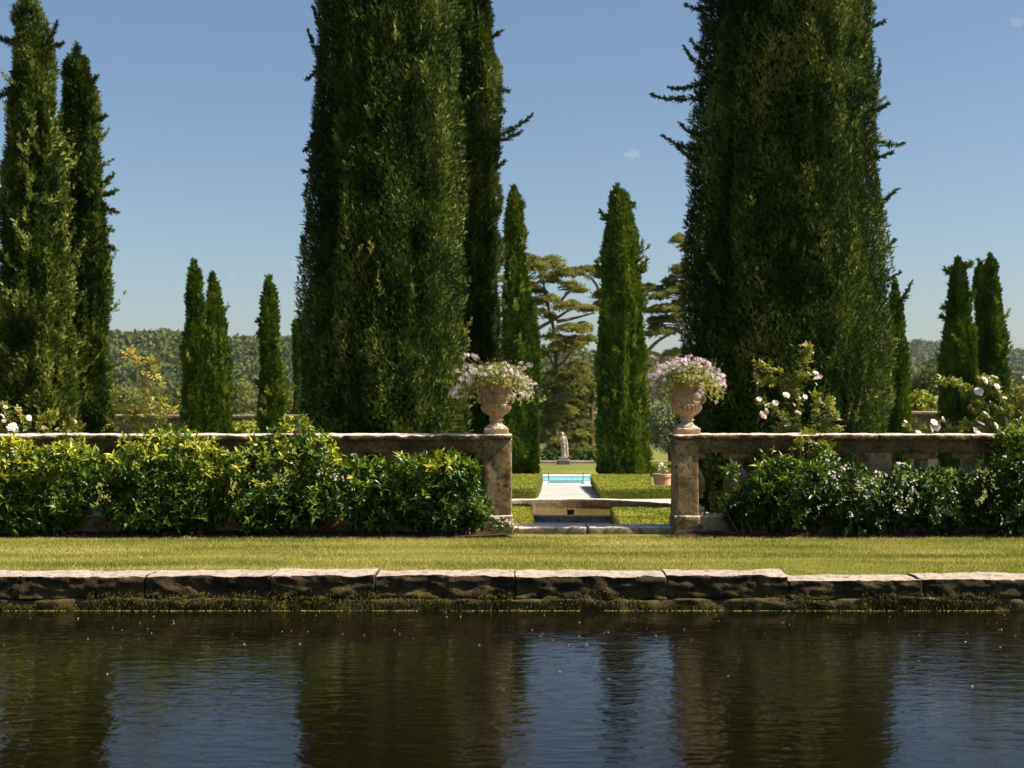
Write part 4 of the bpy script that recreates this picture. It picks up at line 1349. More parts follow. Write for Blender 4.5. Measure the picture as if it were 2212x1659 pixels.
cypress('tall cypress at the left edge of the photo with shaggy loose tufts', [(-20, 52, 74), (20, 42, 84), (60, 32, 98), (150, 26, 112), (300, 16, 128), (450, 8, 142), (600, 2, 154), (750, -4, 160), (930, -8, 166)], 23.5, -0.3, 52000, 0.085, 504,
        group=GN, tufts=80, flute=0.12, tint=0.5, branches=[(100, 110, 128, 50), (108, 100, 140, 96), (20, 90, -5, 80), (14, 200, -8, 215), (60, 330, 20, 345), (60, 300, 30, 330), (40, 640, -5, 610), (60, 700, 30, 690)])
cypress('shorter pointed cypress beside the shaggy one near the left edge', [(92, 158, 172), (125, 146, 186), (200, 134, 204), (300, 130, 214), (420, 132, 226), (560, 138, 232), (700, 142, 236), (930, 148, 240)], 25.5, -0.3, 40000, 0.088, 505,
        group=GN, tufts=22, flute=0.11, tint=0.42, branches=[(200, 180, 214, 165), (215, 260, 232, 252), (222, 400, 248, 378), (226, 420, 256, 412), (226, 440, 258, 460), (224, 480, 246, 500), (232, 520, 252, 540), (150, 200, 168, 170), (226, 560, 240, 590)])
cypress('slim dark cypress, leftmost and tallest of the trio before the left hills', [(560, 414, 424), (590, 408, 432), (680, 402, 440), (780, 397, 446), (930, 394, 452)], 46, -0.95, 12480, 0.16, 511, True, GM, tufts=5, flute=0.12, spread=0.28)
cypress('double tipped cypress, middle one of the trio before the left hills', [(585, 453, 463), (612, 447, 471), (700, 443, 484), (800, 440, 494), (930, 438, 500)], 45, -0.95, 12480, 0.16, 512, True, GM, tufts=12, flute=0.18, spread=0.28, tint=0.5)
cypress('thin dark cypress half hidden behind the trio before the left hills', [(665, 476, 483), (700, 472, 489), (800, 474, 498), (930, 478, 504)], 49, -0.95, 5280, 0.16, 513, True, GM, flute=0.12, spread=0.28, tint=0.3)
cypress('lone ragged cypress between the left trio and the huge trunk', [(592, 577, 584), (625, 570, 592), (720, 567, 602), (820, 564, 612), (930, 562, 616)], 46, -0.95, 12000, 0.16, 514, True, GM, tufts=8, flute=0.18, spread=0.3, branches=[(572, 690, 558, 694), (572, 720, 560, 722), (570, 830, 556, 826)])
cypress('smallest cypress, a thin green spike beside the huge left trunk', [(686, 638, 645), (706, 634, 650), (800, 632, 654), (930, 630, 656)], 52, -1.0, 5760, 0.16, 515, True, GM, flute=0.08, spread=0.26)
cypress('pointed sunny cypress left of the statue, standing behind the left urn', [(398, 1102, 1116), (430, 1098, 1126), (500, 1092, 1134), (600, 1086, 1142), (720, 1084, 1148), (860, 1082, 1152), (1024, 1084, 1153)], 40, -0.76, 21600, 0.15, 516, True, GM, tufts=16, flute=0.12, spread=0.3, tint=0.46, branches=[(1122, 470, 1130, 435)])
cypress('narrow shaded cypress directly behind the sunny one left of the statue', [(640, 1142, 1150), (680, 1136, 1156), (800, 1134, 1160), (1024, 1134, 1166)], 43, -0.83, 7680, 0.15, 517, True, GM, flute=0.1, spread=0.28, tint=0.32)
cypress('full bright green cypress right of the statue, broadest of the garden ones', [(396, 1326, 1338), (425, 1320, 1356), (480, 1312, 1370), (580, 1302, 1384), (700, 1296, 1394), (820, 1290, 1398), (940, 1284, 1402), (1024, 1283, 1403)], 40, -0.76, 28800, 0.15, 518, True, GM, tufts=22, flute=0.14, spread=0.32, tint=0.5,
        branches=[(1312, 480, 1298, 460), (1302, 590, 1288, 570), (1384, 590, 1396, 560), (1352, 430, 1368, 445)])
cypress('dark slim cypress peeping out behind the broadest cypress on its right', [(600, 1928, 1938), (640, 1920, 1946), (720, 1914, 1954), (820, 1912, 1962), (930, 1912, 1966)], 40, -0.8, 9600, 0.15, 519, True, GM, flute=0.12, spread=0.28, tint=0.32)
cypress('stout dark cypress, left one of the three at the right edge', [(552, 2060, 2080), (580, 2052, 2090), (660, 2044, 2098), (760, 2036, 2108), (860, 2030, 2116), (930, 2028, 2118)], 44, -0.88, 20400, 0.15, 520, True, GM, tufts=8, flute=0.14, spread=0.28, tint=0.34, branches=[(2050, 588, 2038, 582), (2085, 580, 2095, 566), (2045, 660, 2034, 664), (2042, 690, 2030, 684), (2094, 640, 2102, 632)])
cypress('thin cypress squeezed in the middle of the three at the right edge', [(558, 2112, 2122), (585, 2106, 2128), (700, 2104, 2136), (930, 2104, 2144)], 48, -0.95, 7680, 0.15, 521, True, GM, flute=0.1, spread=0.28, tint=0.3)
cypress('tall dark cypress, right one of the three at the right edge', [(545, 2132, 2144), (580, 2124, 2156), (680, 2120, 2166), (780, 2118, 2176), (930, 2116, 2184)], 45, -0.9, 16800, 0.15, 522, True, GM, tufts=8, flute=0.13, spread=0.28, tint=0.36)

# ------------------------------------------------------------------ cedars
TUFT = []
for k in range(3):
    r_ = np.random.default_rng(70 + k)
    V_, T_ = [], []
    for q in range(9):
        d_ = unit(np.array([r_.normal(), r_.normal(), 0.35 + 0.5 * r_.random()]))
        s_ = unit(np.cross(d_, r_.normal(size=3))) * 0.13
        i = len(V_)
        V_ += [tuple(-s_), tuple(s_), tuple(d_ * r_.uniform(0.6, 1.0))]
        T_.append((i, i + 1, i + 2))
    TUFT.append((np.array(V_), np.array(T_)))


def cedar(label, D, zb, trunk, limbs, pads, seed, tint=0.45):
    global rng
    rng = np.random.default_rng(seed)
    t = thing('cedar_tree', label, 'cedar', (X(trunk[0][0], D), D, zb), 'cedars beyond the lawn')
    mb = MB()
    pts = np.array([(X(trunk[0][0], D), D, zb - 0.2)] + [(X(a, D), D, Z(b, D)) for a, b in trunk])
    mb.add(*tube(smooth_path(pts, 4), np.linspace(0.17, 0.04, (len(pts) - 1) * 4 + 1), 10))
    mb.build('trunk', M['bark'], t, smooth=True)
    for lm in limbs:
        mb = MB()
        q = np.array([(X(a[0], D), D + (a[2] if len(a) > 2 else 0), Z(a[1], D)) for a in lm])
        mb.add(*tube(smooth_path(q, 4), np.linspace(0.11, 0.035, (len(q) - 1) * 4 + 1), 7))
        mb.build('limb', M['limb'], t, smooth=True)
    mb = MB()
    mbc = MB()
    sub = []
    for (px, py, w, h) in pads:
        for q in range(4):
            sub.append((px + w * rng.uniform(-0.36, 0.36), py + h * rng.uniform(-0.5, 0.5), w * rng.uniform(0.42, 0.75), h * rng.uniform(0.35, 0.6)))
    for (px, py, w, h) in sub:
        cx_, cz_ = X(px, D), Z(py, D)
        a, b = w / F * D / 2, h / F * D / 2
        cy_ = D + rng.uniform(-1.3, 1.0)
        n = int(420 * a * 1.7 + 60)
        ph, u = rng.uniform(0, 2 * math.pi, n), np.minimum(np.abs(rng.normal(0, 0.62, n)), 1.4)
        edge = 1 + 0.3 * vnoise(np.stack([np.cos(ph) * 2, np.sin(ph) * 2, 0 * ph + px], -1), 3)
        xx, yy_ = a * u * np.cos(ph) * edge, 1.1 * min(a, 1.6) * u * np.sin(ph) * edge
        gap = fbm(np.stack([(cx_ + xx) * 2.2, yy_ * 2.2, 0 * xx + py], -1), 2, 6)
        lay = rng.normal(0, 0.42, n)
        zz = b * (0.25 - 0.75 * u * u) + 0.55 * b * lay + 0.05 * rng.normal(size=n)
        ok = gap > -0.12 - 0.3 * rng.random(n)
        pos = np.stack([cx_ + xx, cy_ + yy_, cz_ + zz], -1)[ok]
        outd = np.stack([np.cos(ph), np.sin(ph), 0 * ph], -1)[ok]
        d = unit(outd * 0.5 + np.array([0, 0, 0.8]) + 0.4 * rnd_dirs(len(pos)))
        tt = np.clip(tint + 0.1 + 0.22 * gap[ok] + 0.2 * rng.normal(size=len(pos)), 0, 1)
        for k in range(3):
            s_ = np.arange(len(pos)) % 3 == k
            Xa, Ya, Za = frame_z(d[s_])
            scatter(mbc, *TUFT[k], pos[s_], Xa, Ya, Za, rng.uniform(0.09, 0.22, s_.sum()), tt[s_])
        # fanned twigs under each pad
        tr = np.interp(cz_, [p_[2] for p_ in pts], [p_[0] for p_ in pts])
        root = np.array([cx_ + (tr - cx_) * 0.55, D + 0.6 * (cy_ - D), cz_ - 0.25 * b])
        for q in range(2):
            e = np.array([cx_ + a * rng.uniform(-0.7, 0.7), cy_ + rng.uniform(-0.6, 0.6), cz_ - 0.1 * b])
            mb.add(*tube(smooth_path([root, (root + e) / 2 + [0, 0, 0.08], e], 2), np.linspace(0.03, 0.010, 5), 4))
    struct(mb.build('twigs', M['bark'], t, smooth=True), 'stuff')
    mbc.build('crown', M['cedar'], t)


z4 = lambda x, y: (1036.9 + x * 0.2952, 374.4 + y * 0.2952)
z1 = lambda x, y: (921.7 + x * 0.28646, 720 + y * 0.28646)
k4 = 0.2952
pA = [(*z4(x, y), w * k4, h * k4) for x, y, w, h in [(450, 650, 300, 70), (500, 735, 330, 100), (660, 745, 220, 80), (690, 830, 190, 70), (420, 830, 160, 60), (470, 950, 260, 100), (640, 960, 250, 80), (760, 1000, 150, 50), (450, 1050, 180, 70), (560, 1170, 320, 110), (730, 1140, 200, 70),
                                                     (500, 1290, 220, 70), (680, 1240, 260, 70), (780, 1220, 140, 50), (600, 1440, 320, 110), (720, 1420, 180, 70), (520, 1540, 260, 110), (330, 620, 200, 60), (250, 780, 220, 80), (260, 1000, 200, 80)]]
k1 = 0.28646
pA += [(*z1(x, y), w * k1, h * k1) for x, y, w, h in [(980, 960, 220, 60), (1060, 880, 200, 60), (1080, 780, 220, 70), (1050, 560, 200, 70), (1000, 640, 220, 60), (1090, 430, 200, 60), (900, 620, 150, 60), (930, 940, 140, 60), (960, 420, 200, 70), (1010, 330, 220, 80), (930, 560, 200, 70), (1010, 480, 180, 50), (900, 700, 160, 60), (940, 800, 160, 60), (900, 880, 140, 60)]]
cedar('broad flat tiered cedar left of the statue with a long pale limb', 76, -1.72, [z1(965, 700), z4(555, 1400), z4(540, 1150), z4(480, 900), z4(450, 680)],
      [[z4(400, 1150), z4(560, 1060), z4(660, 1000), z4(800, 965)], [z4(560, 1085), z4(690, 1060), z4(840, 1020)], [z4(370, 850), z4(420, 800), z4(520, 720)], [z4(550, 1420), z4(620, 1370), z4(700, 1250)], [z4(555, 1450), z4(500, 1330), z4(450, 1250)], [z4(545, 1000), z4(620, 900), z4(700, 830)]], pA, 601, 0.5)
pB = [(*z4(x, y), w * k4, h * k4) for x, y, w, h in [(780, 705, 280, 40), (880, 745, 150, 40), (850, 890, 130, 60), (870, 960, 120, 50), (960, 640, 200, 60), (1000, 850, 260, 80), (820, 1560, 160, 70)]]
pB += [(*z1(x, y), w * k1, h * k1) for x, y, w, h in [(1080, 500, 260, 50), (1200, 820, 140, 60), (1100, 740, 200, 50), (1190, 960, 160, 50), (1040, 930, 160, 50), (1130, 300, 220, 70), (1160, 420, 240, 60), (1130, 560, 280, 50), (1150, 610, 300, 60), (1110, 690, 260, 50), (1150, 770, 200, 60), (1130, 850, 220, 60), (1160, 920, 220, 50), (1060, 640, 160, 50)]]
cedar('cedar with a dark bare trunk rising just left of the broad cypress', 80, -1.85, [z1(1243, 900), z1(1243, 560), z1(1262, 400), z4(870, 1300), z4(890, 900), z4(930, 650)],
      [[z1(1262, 340), z1(1235, 310), z1(1200, 300)], [z1(1243, 640), z1(1180, 620), z1(1080, 625)], [z4(890, 900), z4(840, 800), z4(760, 720)], [z1(1243, 560), z1(1180, 560), z1(1060, 580)]], pB, 602, 0.32)
pC = [(*z4(x, y), w * k4, h * k4) for x, y, w, h in [(1290, 830, 240, 50), (1420, 850, 170, 50), (1330, 890, 220, 50), (1290, 1000, 260, 60), (1420, 970, 160, 60), (1260, 1090, 170, 50), (1390, 1060, 180, 50), (1450, 470, 100, 60), (1440, 740, 130, 60), (1400, 810, 140, 50), (1290, 1160, 180, 60), (1420, 1300, 130, 60),
                                                     (1580, 700, 240, 70), (1600, 900, 260, 80), (1620, 1100, 240, 80), (1560, 520, 200, 60), (1340, 1130, 160, 50)]]
cedar('flat topped cedar right of the broad cypress, its boughs dark against sky', 73, -1.65, [z4(1640, 1900), z4(1600, 1400), z4(1580, 1000), z4(1570, 700), z4(1570, 480)],
      [[z4(1220, 1310), z4(1300, 1230), z4(1400, 1175), z4(1580, 1120)], [z4(1230, 1310), z4(1320, 1330), z4(1400, 1400), z4(1590, 1480)], [z4(1230, 1090), z4(1350, 1075), z4(1580, 1100)], [z4(1250, 990), z4(1380, 1010), z4(1580, 1000)], [z4(1400, 480), z4(1470, 500), z4(1570, 600)], [z4(1380, 790), z4(1460, 760), z4(1570, 760)]], pC, 603, 0.42)

# ------------------------------------------------------------------ leafy trees and shrubs farther off
QUADLEAF = (np.array([[-0.5, 0, 0], [0, -0.5, 0.1], [0.5, 0, 0], [0, 0.6, 0.1]], float), np.array([[0, 1, 2, 3]]))


def leafy(mb, blobs, n_per, ls, tint, seed, flat=1.0):
    for q, (c, r) in enumerate(blobs):
        c, r = np.array(c, float), np.array(r, float)
        area = 4 * math.pi * (r[0] * r[2] + r[0] * r[1] + r[1] * r[2]) / 3
        n = int(area * n_per)
        d = rnd_dirs(n)
        k = 1 + 0.34 * fbm(d * 2.6 + q, 3, seed)
        pos = c + d * r * (k * (1 - 0.4 * rng.random(n) ** 2))[:, None]
        Xa, Ya, Za = frame_z(d + 0.8 * rnd_dirs(n) + np.array([0, 0, 0.3]))
        tt = np.clip(tint + 0.25 * fbm(pos / max(0.3, r[0]) * 2.5, 2, seed) + 0.15 * rng.normal(size=n), 0, 1)
        scatter(mb, *QUADLEAF, pos, Xa, Ya, Za, ls * rng.uniform(0.6, 1.4, n), tt)


def broad_tree(name, label, cat, px, D, zb, py_top, wpx, mat, seed, ls=0.22, dens=26, tint=0.45, group=None, low=0.25):
    global rng
    rng = np.random.default_rng(seed)
    x, zt, R_ = X(px, D), Z(py_top, D), wpx / F * D / 2
    H = zt - zb
    t = thing(name, label, cat, (x, D, zb), group)
    mb, mt = MB(), MB()
    mt.add(*tube(smooth_path([(x, D, zb - 0.2), (x + 0.1, D, zb + H * 0.25), (x, D, zb + H * 0.7)], 4), np.linspace(0.05, 0.02, 9) * H, 8))
    bl = []
    for q in range(9):
        a, e = rng.uniform(0, 2 * math.pi), rng.uniform(0, 1)
        rr_ = R_ * 0.55 * math.sqrt(rng.random())
        cz = zb + H * (low + (0.80 - low) * e)
        r0 = R_ * rng.uniform(0.42, 0.6)
        c = (x + rr_ * math.cos(a) * 1.1, D + rr_ * math.sin(a), min(cz, zt - r0 * 0.75))
        bl.append((c, (r0, r0, r0 * 0.78)))
        mt.add(*tube(smooth_path([(x, D, zb + H * 0.3), ((x + c[0]) / 2, (D + c[1]) / 2, zb + H * 0.45), c], 3), np.linspace(0.025, 0.008, 7) * H, 5))
    leafy(mb, bl, dens, ls, tint, seed)
    mt.build('trunk', M['bark'], t, smooth=True)
    mb.build('crown', M[mat], t)


GO = 'leafy trees beyond the far wall'
broad_tree('oak_tree', 'dark round oak between the two right hand cypress groups', 'tree', 1990, 92, -2.3, 750, 150, 'oak', 701, 0.20, 32, 0.30, GO, 0.3)
broad_tree('oak_tree', 'oak half hidden at the far right edge beyond the last cypress', 'tree', 2230, 100, -2.4, 795, 120, 'oak', 702, 0.22, 26, 0.34, GO, 0.3)
specs = [(270, 190, 770, 120, 0.62, 'tawny round tree at the foot of the left hill beside the pointed cypress'), (335, 210, 800, 110, 0.45, 'green oak behind the golden rose shoots'), (385, 170, 822, 100, 0.42, 'green oak low behind the wall, left of the dark trio cypress'),
         (300, 160, 840, 120, 0.44, 'low oak directly above the rose shoots and wall'), (525, 200, 808, 100, 0.52, 'pale green oak between the cypress trio and the ragged one'), (545, 160, 838, 96, 0.46, 'darker oak just above the wall, left of the ragged cypress'),
         (505, 240, 795, 90, 0.5, 'distant oak crown right of the cypress trio'), (622, 180, 815, 80, 0.5, 'oak glimpsed between the ragged cypress and the spike'), (660, 210, 800, 110, 0.5, 'oak mostly hidden by the huge left trunk'), (430, 220, 800, 110, 0.45, 'oak hidden behind the cypress trio'),
         (2190, 150, 800, 110, 0.4, 'faint oak at the right edge below the blue hill')]
for q, (px, D, py, w, ti, lb) in enumerate(specs):
    broad_tree('oak_tree', lb, 'tree', px, D, float(gz(D)), py, w, 'oak', 710 + q, 0.25, 18, ti, GO, 0.2)

rng = np.random.default_rng(44)
t = thing('olive_tree', 'pale grey green olive right of the broad cypress, behind the pillar', 'olive tree', (X(1450, 60), 60, -1.28))
mb, mt = MB(), MB()
bl = [((X(a, 60), 60 + o_, Z(b, 60)), (r_ / F * 60, r_ / F * 60, r2 / F * 60)) for a, b, r_, r2, o_ in [(1425, 905, 32, 36, 0), (1460, 890, 40, 40, 0.4), (1440, 940, 45, 35, 0.2), (1500, 910, 45, 45, 0.3), (1480, 955, 50, 35, 0)]]
leafy(mb, bl, 260, 0.07, 0.42, 44)
mt.add(*tube(smooth_path([(X(1450, 60), 60, -1.4), (X(1448, 60), 60.1, -0.4), (X(1455, 60), 60.1, 0.3)], 4), np.linspace(0.13, 0.06, 9), 8))
mt.build('trunk', M['bark'], t, smooth=True)
mb.build('crown', M['olive'], t)

# clipped yew masses under the cedars and the bright bush over the right wall
def bush(name, label, cat, D, zb, blobs, mat, dens, ls, tint, seed, group=None):
    global rng
    rng = np.random.default_rng(seed)
    bl = [((X(a, D), D, Z(b, D)), (r_ / F * D, 0.8 * r_ / F * D, r2 / F * D)) for a, b, r_, r2 in blobs]
    t = thing(name, label, cat, (bl[0][0][0], D, zb), group)
    mb, mt = MB(), MB()
    leafy(mb, bl, dens, ls, tint, seed)
    for c, r_ in bl:
        mt.add(*tube(smooth_path([(bl[0][0][0], D, zb - 0.1), ((bl[0][0][0] + c[0]) / 2, D, (zb + c[2]) / 2), c], 3), np.linspace(0.04, 0.015, 7), 6))
    mt.build('stem', M['twig'], t)
    mb.build('foliage', M[mat], t)


bush('yew_bush', 'dark low yew left of the statue, below the tiered cedar', 'bush', 66, -1.45, [(1178, 985, 18, 16), (1196, 990, 12, 12)], 'cypfar', 90, 0.12, 0.15, 801)
bush('yew_bush', 'dark low yew right of the statue, below the bare cedar trunk', 'bush', 66, -1.45, [(1250, 986, 24, 15), (1276, 988, 20, 14)], 'cypfar', 90, 0.12, 0.15, 802)
bush('vine_bush', 'bright yellow green bush over the right garden wall', 'bush', 53, -1.0, [(1985, 868, 24, 26), (2010, 872, 24, 24), (1995, 885, 35, 22), (1965, 880, 20, 22)], 'vine', 120, 0.13, 0.6, 803)
bush('climbing_vine', 'sunny vine on the left wall between the trio and the ragged cypress', 'vine', 49.3, -1.0, [(530, 925, 34, 16), (560, 930, 26, 16), (505, 932, 24, 14)], 'vine', 130, 0.14, 0.6, 804, 'vines on the left garden wall')
bush('climbing_vine', 'darker vine on the left wall behind the golden rose shoots', 'vine', 49.3, -1.0, [(370, 928, 34, 14), (330, 930, 30, 14)], 'vine', 110, 0.14, 0.3, 805, 'vines on the left garden wall')

# forest clothing the hills
rng = np.random.default_rng(900)
mb = MB()
TREEF = []
for k in range(5):
    r_ = np.random.default_rng(30 + k)
    m2 = []
    n = 46
    d = unit(r_.normal(size=(n, 3)) * np.array([1, 1, 0.9]))
    d[:, 2] = np.abs(d[:, 2]) * np.where(r_.random(n) < 0.75, 1, -0.5)
    off = 1 + 0.25 * r_.normal(size=n)
    c_ = d * off[:, None] * np.array([0.85, 0.85, 0.75])
    V_, Q_ = [], []
    for q in range(n):
        z_ = unit(d[q] + 0.6 * r_.normal(size=3))
        x_ = unit(np.cross(z_, r_.normal(size=3)))
        y_ = np.cross(z_, x_)
        s_ = r_.uniform(0.22, 0.42)
        i = len(V_)
        V_ += [c_[q] - x_ * s_, c_[q] - y_ * s_ + z_ * 0.1, c_[q] + x_ * s_, c_[q] + y_ * s_ + z_ * 0.1]
        Q_.append((i, i + 1, i + 2, i + 3))
    TREEF.append((np.array(V_), np.array(Q_)))


def forest(px0, px1, d0, d1, n, s0, s1):
    n = int(n * 1.7)
    D = np.sqrt(rng.uniform(d0 ** 2, d1 ** 2, n))
    px = rng.uniform(px0, px1, n)
    x = X(px, D)
    z = hill_z(x, D)
    s = s0 * 0.62 + (s1 * 1.0 - s0 * 0.62) * rng.random(n) ** 1.8
    pos = np.stack([x, D, z + s * 0.75], -1)
    ph = rng.uniform(0, 2 * math.pi, n)
    Xa = np.stack([np.cos(ph), np.sin(ph), 0 * ph], -1)
    Ya = np.stack([-np.sin(ph), np.cos(ph), 0 * ph], -1)
    Za = np.tile([[0, 0, 1.0]], (n, 1)) * rng.uniform(0.9, 1.5, (n, 1))
    tt = np.clip(0.45 + 0.3 * fbm(np.stack([x / 60, D / 60, 0 * x], -1), 2, 3) + 0.15 * rng.normal(size=n), 0, 1)
    k5 = np.arange(n) % 5
    for k in range(5):
        q = k5 == k
        scatter(mb, *TREEF[k], pos[q], Xa[q], Ya[q], Za[q], s[q], tt[q])


forest(-250, 2450, 250, 420, 2200, 2.4, 3.6)
forest(-250, 2450, 420, 820, 6200, 2.6, 4.2)
forest(-250, 2450, 820, 1240, 7400, 3.0, 4.6)
forest(1250, 2500, 1500, 2150, 3600, 4.5, 7.0)
struct(mb.build('forest', M['wood']), 'stuff')

# ------------------------------------------------------------------ garden beyond the gap: hedges, basin, pool, statue
def hedge(label, corners, zt0, zt1, zb, seed, n_per=900, ls=0.030, tint=0.5):
    """corners (px, D): front-left, front-right, back-right, back-left; top falls from zt0 to zt1"""
    global rng
    rng = np.random.default_rng(seed)
    P_ = np.array([(X(a, D), D) for a, D in corners])
    d0, d1 = P_[:, 1].min(), P_[:, 1].max()
    cx_, cy_ = P_[:, 0].mean(), P_[:, 1].mean()
    o_b = (cx_, cy_, zb)

    def pt(u, v):
        a = P_[0] * (1 - u)[:, None] + P_[1] * u[:, None]
        b = P_[3] * (1 - u)[:, None] + P_[2] * u[:, None]
        return a * (1 - v)[:, None] + b * v[:, None]

    def ztop(xy):
        return zt0 + (zt1 - zt0) * (xy[:, 1] - d0) / (d1 - d0)
    mb = MB()
    us, vs = np.linspace(0, 1, 30), np.linspace(0, 1, 30)

    def top(u, v):
        xy = pt(u, v)
        e = np.minimum(np.minimum(u, 1 - u), np.minimum(v, 1 - v))
        z = ztop(xy) - 0.03 - 0.03 * (e < 0.01) + 0.012 * vnoise(np.stack([xy[:, 0] * 5, xy[:, 1] * 5, 0 * u], -1), seed)
        return np.stack([xy[:, 0], xy[:, 1], z], -1)
    mb.add(*grid(us, vs, top), 0.3)
    for (ca, cb) in [(0, 1), (1, 2), (2, 3), (3, 0)]:
        def side(u, w, ca=ca, cb=cb):
            xy = P_[ca] * (1 - u)[:, None] + P_[cb] * u[:, None]
            xy = xy + (np.array([cx_, cy_]) - xy) * 0.004
            z = zb + (ztop(xy) - 0.06 - zb) * w
            return np.stack([xy[:, 0], xy[:, 1], z], -1)
        mb.add(*grid(np.linspace(0, 1, 24), np.linspace(0, 1, 6), side), 0.3)
    # leaves over every face
    Ltop = np.linalg.norm(P_[1] - P_[0]) * (d1 - d0)
    n = int(Ltop * n_per)
    xy = pt(rng.random(n), rng.random(n))
    pos = np.stack([xy[:, 0], xy[:, 1], ztop(xy) - 0.02 + 0.006 * rng.normal(size=n) + 0.012 * vnoise(np.stack([xy[:, 0] * 4, xy[:, 1] * 4, 0 * xy[:, 0]], -1), seed)], -1)
    nn = np.tile([[0, 0, 1.0]], (n, 1))
    for (ca, cb) in [(0, 1), (1, 2), (3, 0), (2, 3)]:
        L = np.linalg.norm(P_[cb] - P_[ca])
        H = (zt0 + zt1) / 2 - zb
        m_ = int(L * H * n_per * 1.2)
        u = rng.random(m_)
        xy = P_[ca] * (1 - u)[:, None] + P_[cb] * u[:, None]
        e = P_[cb] - P_[ca]
        nr = np.array([e[1], -e[0], 0]) / L
        z = zb + (ztop(xy) - zb - 0.01) * rng.random(m_)
        pos = np.concatenate([pos, np.stack([xy[:, 0], xy[:, 1], z], -1) + nr * (0.015 * rng.normal(size=(m_, 1)))])
        nn = np.concatenate([nn, np.tile(nr, (m_, 1))])
    n = len(pos)
    Xa, Ya, Za = frame_z(nn + np.where(nn[:, 2:3] > 0.5, 0.34, 0.24) * rnd_dirs(n) + np.where(nn[:, 2:3] > 0.5, 0.0, 1.0) * np.array([0, 0, -0.30]))
    tt = np.clip(tint + 0.25 * fbm(pos * np.array([2.5, 2.5, 2.5]), 2, seed) + 0.16 * rng.normal(size=n), 0, 1)
    scatter(mb, *QUADLEAF, pos, Xa, Ya, Za, ls * rng.uniform(0.6, 1.5, n), tt)
    o = mb.build('box_hedge', M['box'], origin=o_b)
    tag(o, label, 'hedge', 'clipped box hedges in the garden gap')


hedge('low box hedge at the gap, nearest one on the right', [(1347, 15.1), (1620, 15.1), (1445, 18.5), (1321, 18.5)], 0.017, 0.02, -0.27, 951, 5200, 0.019)
hedge('low box hedge at the gap, small corner showing beside the left pillar', [(900, 15.1), (1147, 15.1), (1146, 18.4), (940, 18.4)], 0.017, 0.02, -0.27, 952, 4400, 0.019)
hedge('clipped hedge left of the pale path, beyond the round basin', [(960, 23.5), (1158, 23.5), (1170, 31.6), (1010, 31.6)], -0.085, -0.25, -0.45, 953, 2600, 0.024)
hedge('clipped hedge right of the pale path, running back to the broad cypress', [(1298, 23.3), (1404, 23.3), (1403, 31.6), (1277, 31.6)], -0.085, -0.26, -0.45, 954, 2600, 0.024)
hedge('shallow clipped hedge in front of the terracotta pot', [(1405, 23.35), (1580, 23.35), (1560, 25.0), (1404.5, 25.0)], -0.085, -0.12, -0.45, 955, 2600, 0.024, 0.42)
hedge('dark far hedge behind the terracotta pot', [(1406, 40), (1520, 40), (1520, 43), (1406, 43)], -0.42, -0.45, -0.85, 956, 700, 0.05, 0.35)

bx_, by_ = BASIN
fb = thing('fountain_basin', 'round shallow stone basin on the path beyond the gap', 'basin', (bx_, by_, -0.3))
mb = MB()
prof = [(1.75, -0.32), (1.75, -0.19), (1.745, -0.176), (1.73, -0.17), (1.60, -0.17), (1.575, -0.178), (1.57, -0.20), (1.565, -0.5), (0.02, -0.52)]
V, Q = lathe(prof, 120, (bx_, by_, 0))
V[:, 2] += 0.004 * fbm(V * 4, 2, 4)
mb.add(V, Q)
mb.build('rim', M['basin'], fb, smooth=False)
mb = MB()
mb.add(*block(bx_ - 0.048, bx_ + 0.048, by_ - 0.048, by_ + 0.048, -0.42, -0.235, 0.03, 0.006))
mb.add(*block(bx_ - 0.056, bx_ + 0.056, by_ - 0.056, by_ + 0.056, -0.235, -0.22, 0.03, 0.004))
mb.build('nozzle_block', M['rust'], fb)
mb = MB()
th = np.linspace(0, 2 * math.pi, 80, endpoint=False)
V = np.concatenate([[[bx_, by_, -0.318]], np.stack([bx_ + 1.572 * np.cos(th), by_ + 1.572 * np.sin(th), 0 * th - 0.318], -1)])
mb.add(V, np.array([[0, 1 + k, 1 + (k + 1) % 80] for k in range(80)]))
struct(mb.build('basin_water', M['basinw']))

px0, px1, pd0, pd1 = POOL
sp = thing('swimming_pool', 'bright turquoise swimming pool with white stone edging at the end of the path', 'pool', ((px0 + px1) / 2, (pd0 + pd1) / 2, -0.7))
mb = MB()
mb.add(*block(px0 - 0.35, px1 + 0.35, pd0 - 0.35, pd0 - 0.01, -0.95, -0.625, 0.2, 0.015))
mb.add(*block(px0 - 0.35, px1 + 0.35, pd1 + 0.01, pd1 + 0.40, -0.95, -0.655, 0.2, 0.015))
mb.add(*block(px0 - 0.35, px0 - 0.01, pd0 - 0.008, pd1 + 0.008, -0.95, -0.66, 0.2, 0.015))
mb.add(*block(px1 + 0.01, px1 + 0.35, pd0 - 0.008, pd1 + 0.008, -0.95, -0.66, 0.2, 0.015))
mb.build('coping', M['white'], sp, smooth=True)
mb = MB()
tile = simple_mat('pale blue pool tiles', (0.42, 0.62, 0.66), 0.4, 0.08, 6)
mb.add(*block(px0 - 0.012, px1 + 0.012, pd1 - 0.06, pd1 + 0.012, -1.9, -0.665, 0.5, 0.003))
mb.add(*block(px0 - 0.012, px1 + 0.012, pd0 - 0.012, pd1 - 0.062, -1.95, -1.9, 0.5, 0.003))
mb.build('tiled_shell', tile, sp)
for a in (1178, 1268):
    mb = MB()
    mb.add(*block(X(a - 9, 34.6), X(a + 9, 34.6), 34.5, 34.85, -0.82, -0.60, 0.1, 0.01))
    mb.build('corner_block', M['white'], sp, smooth=True)
mb = MB()
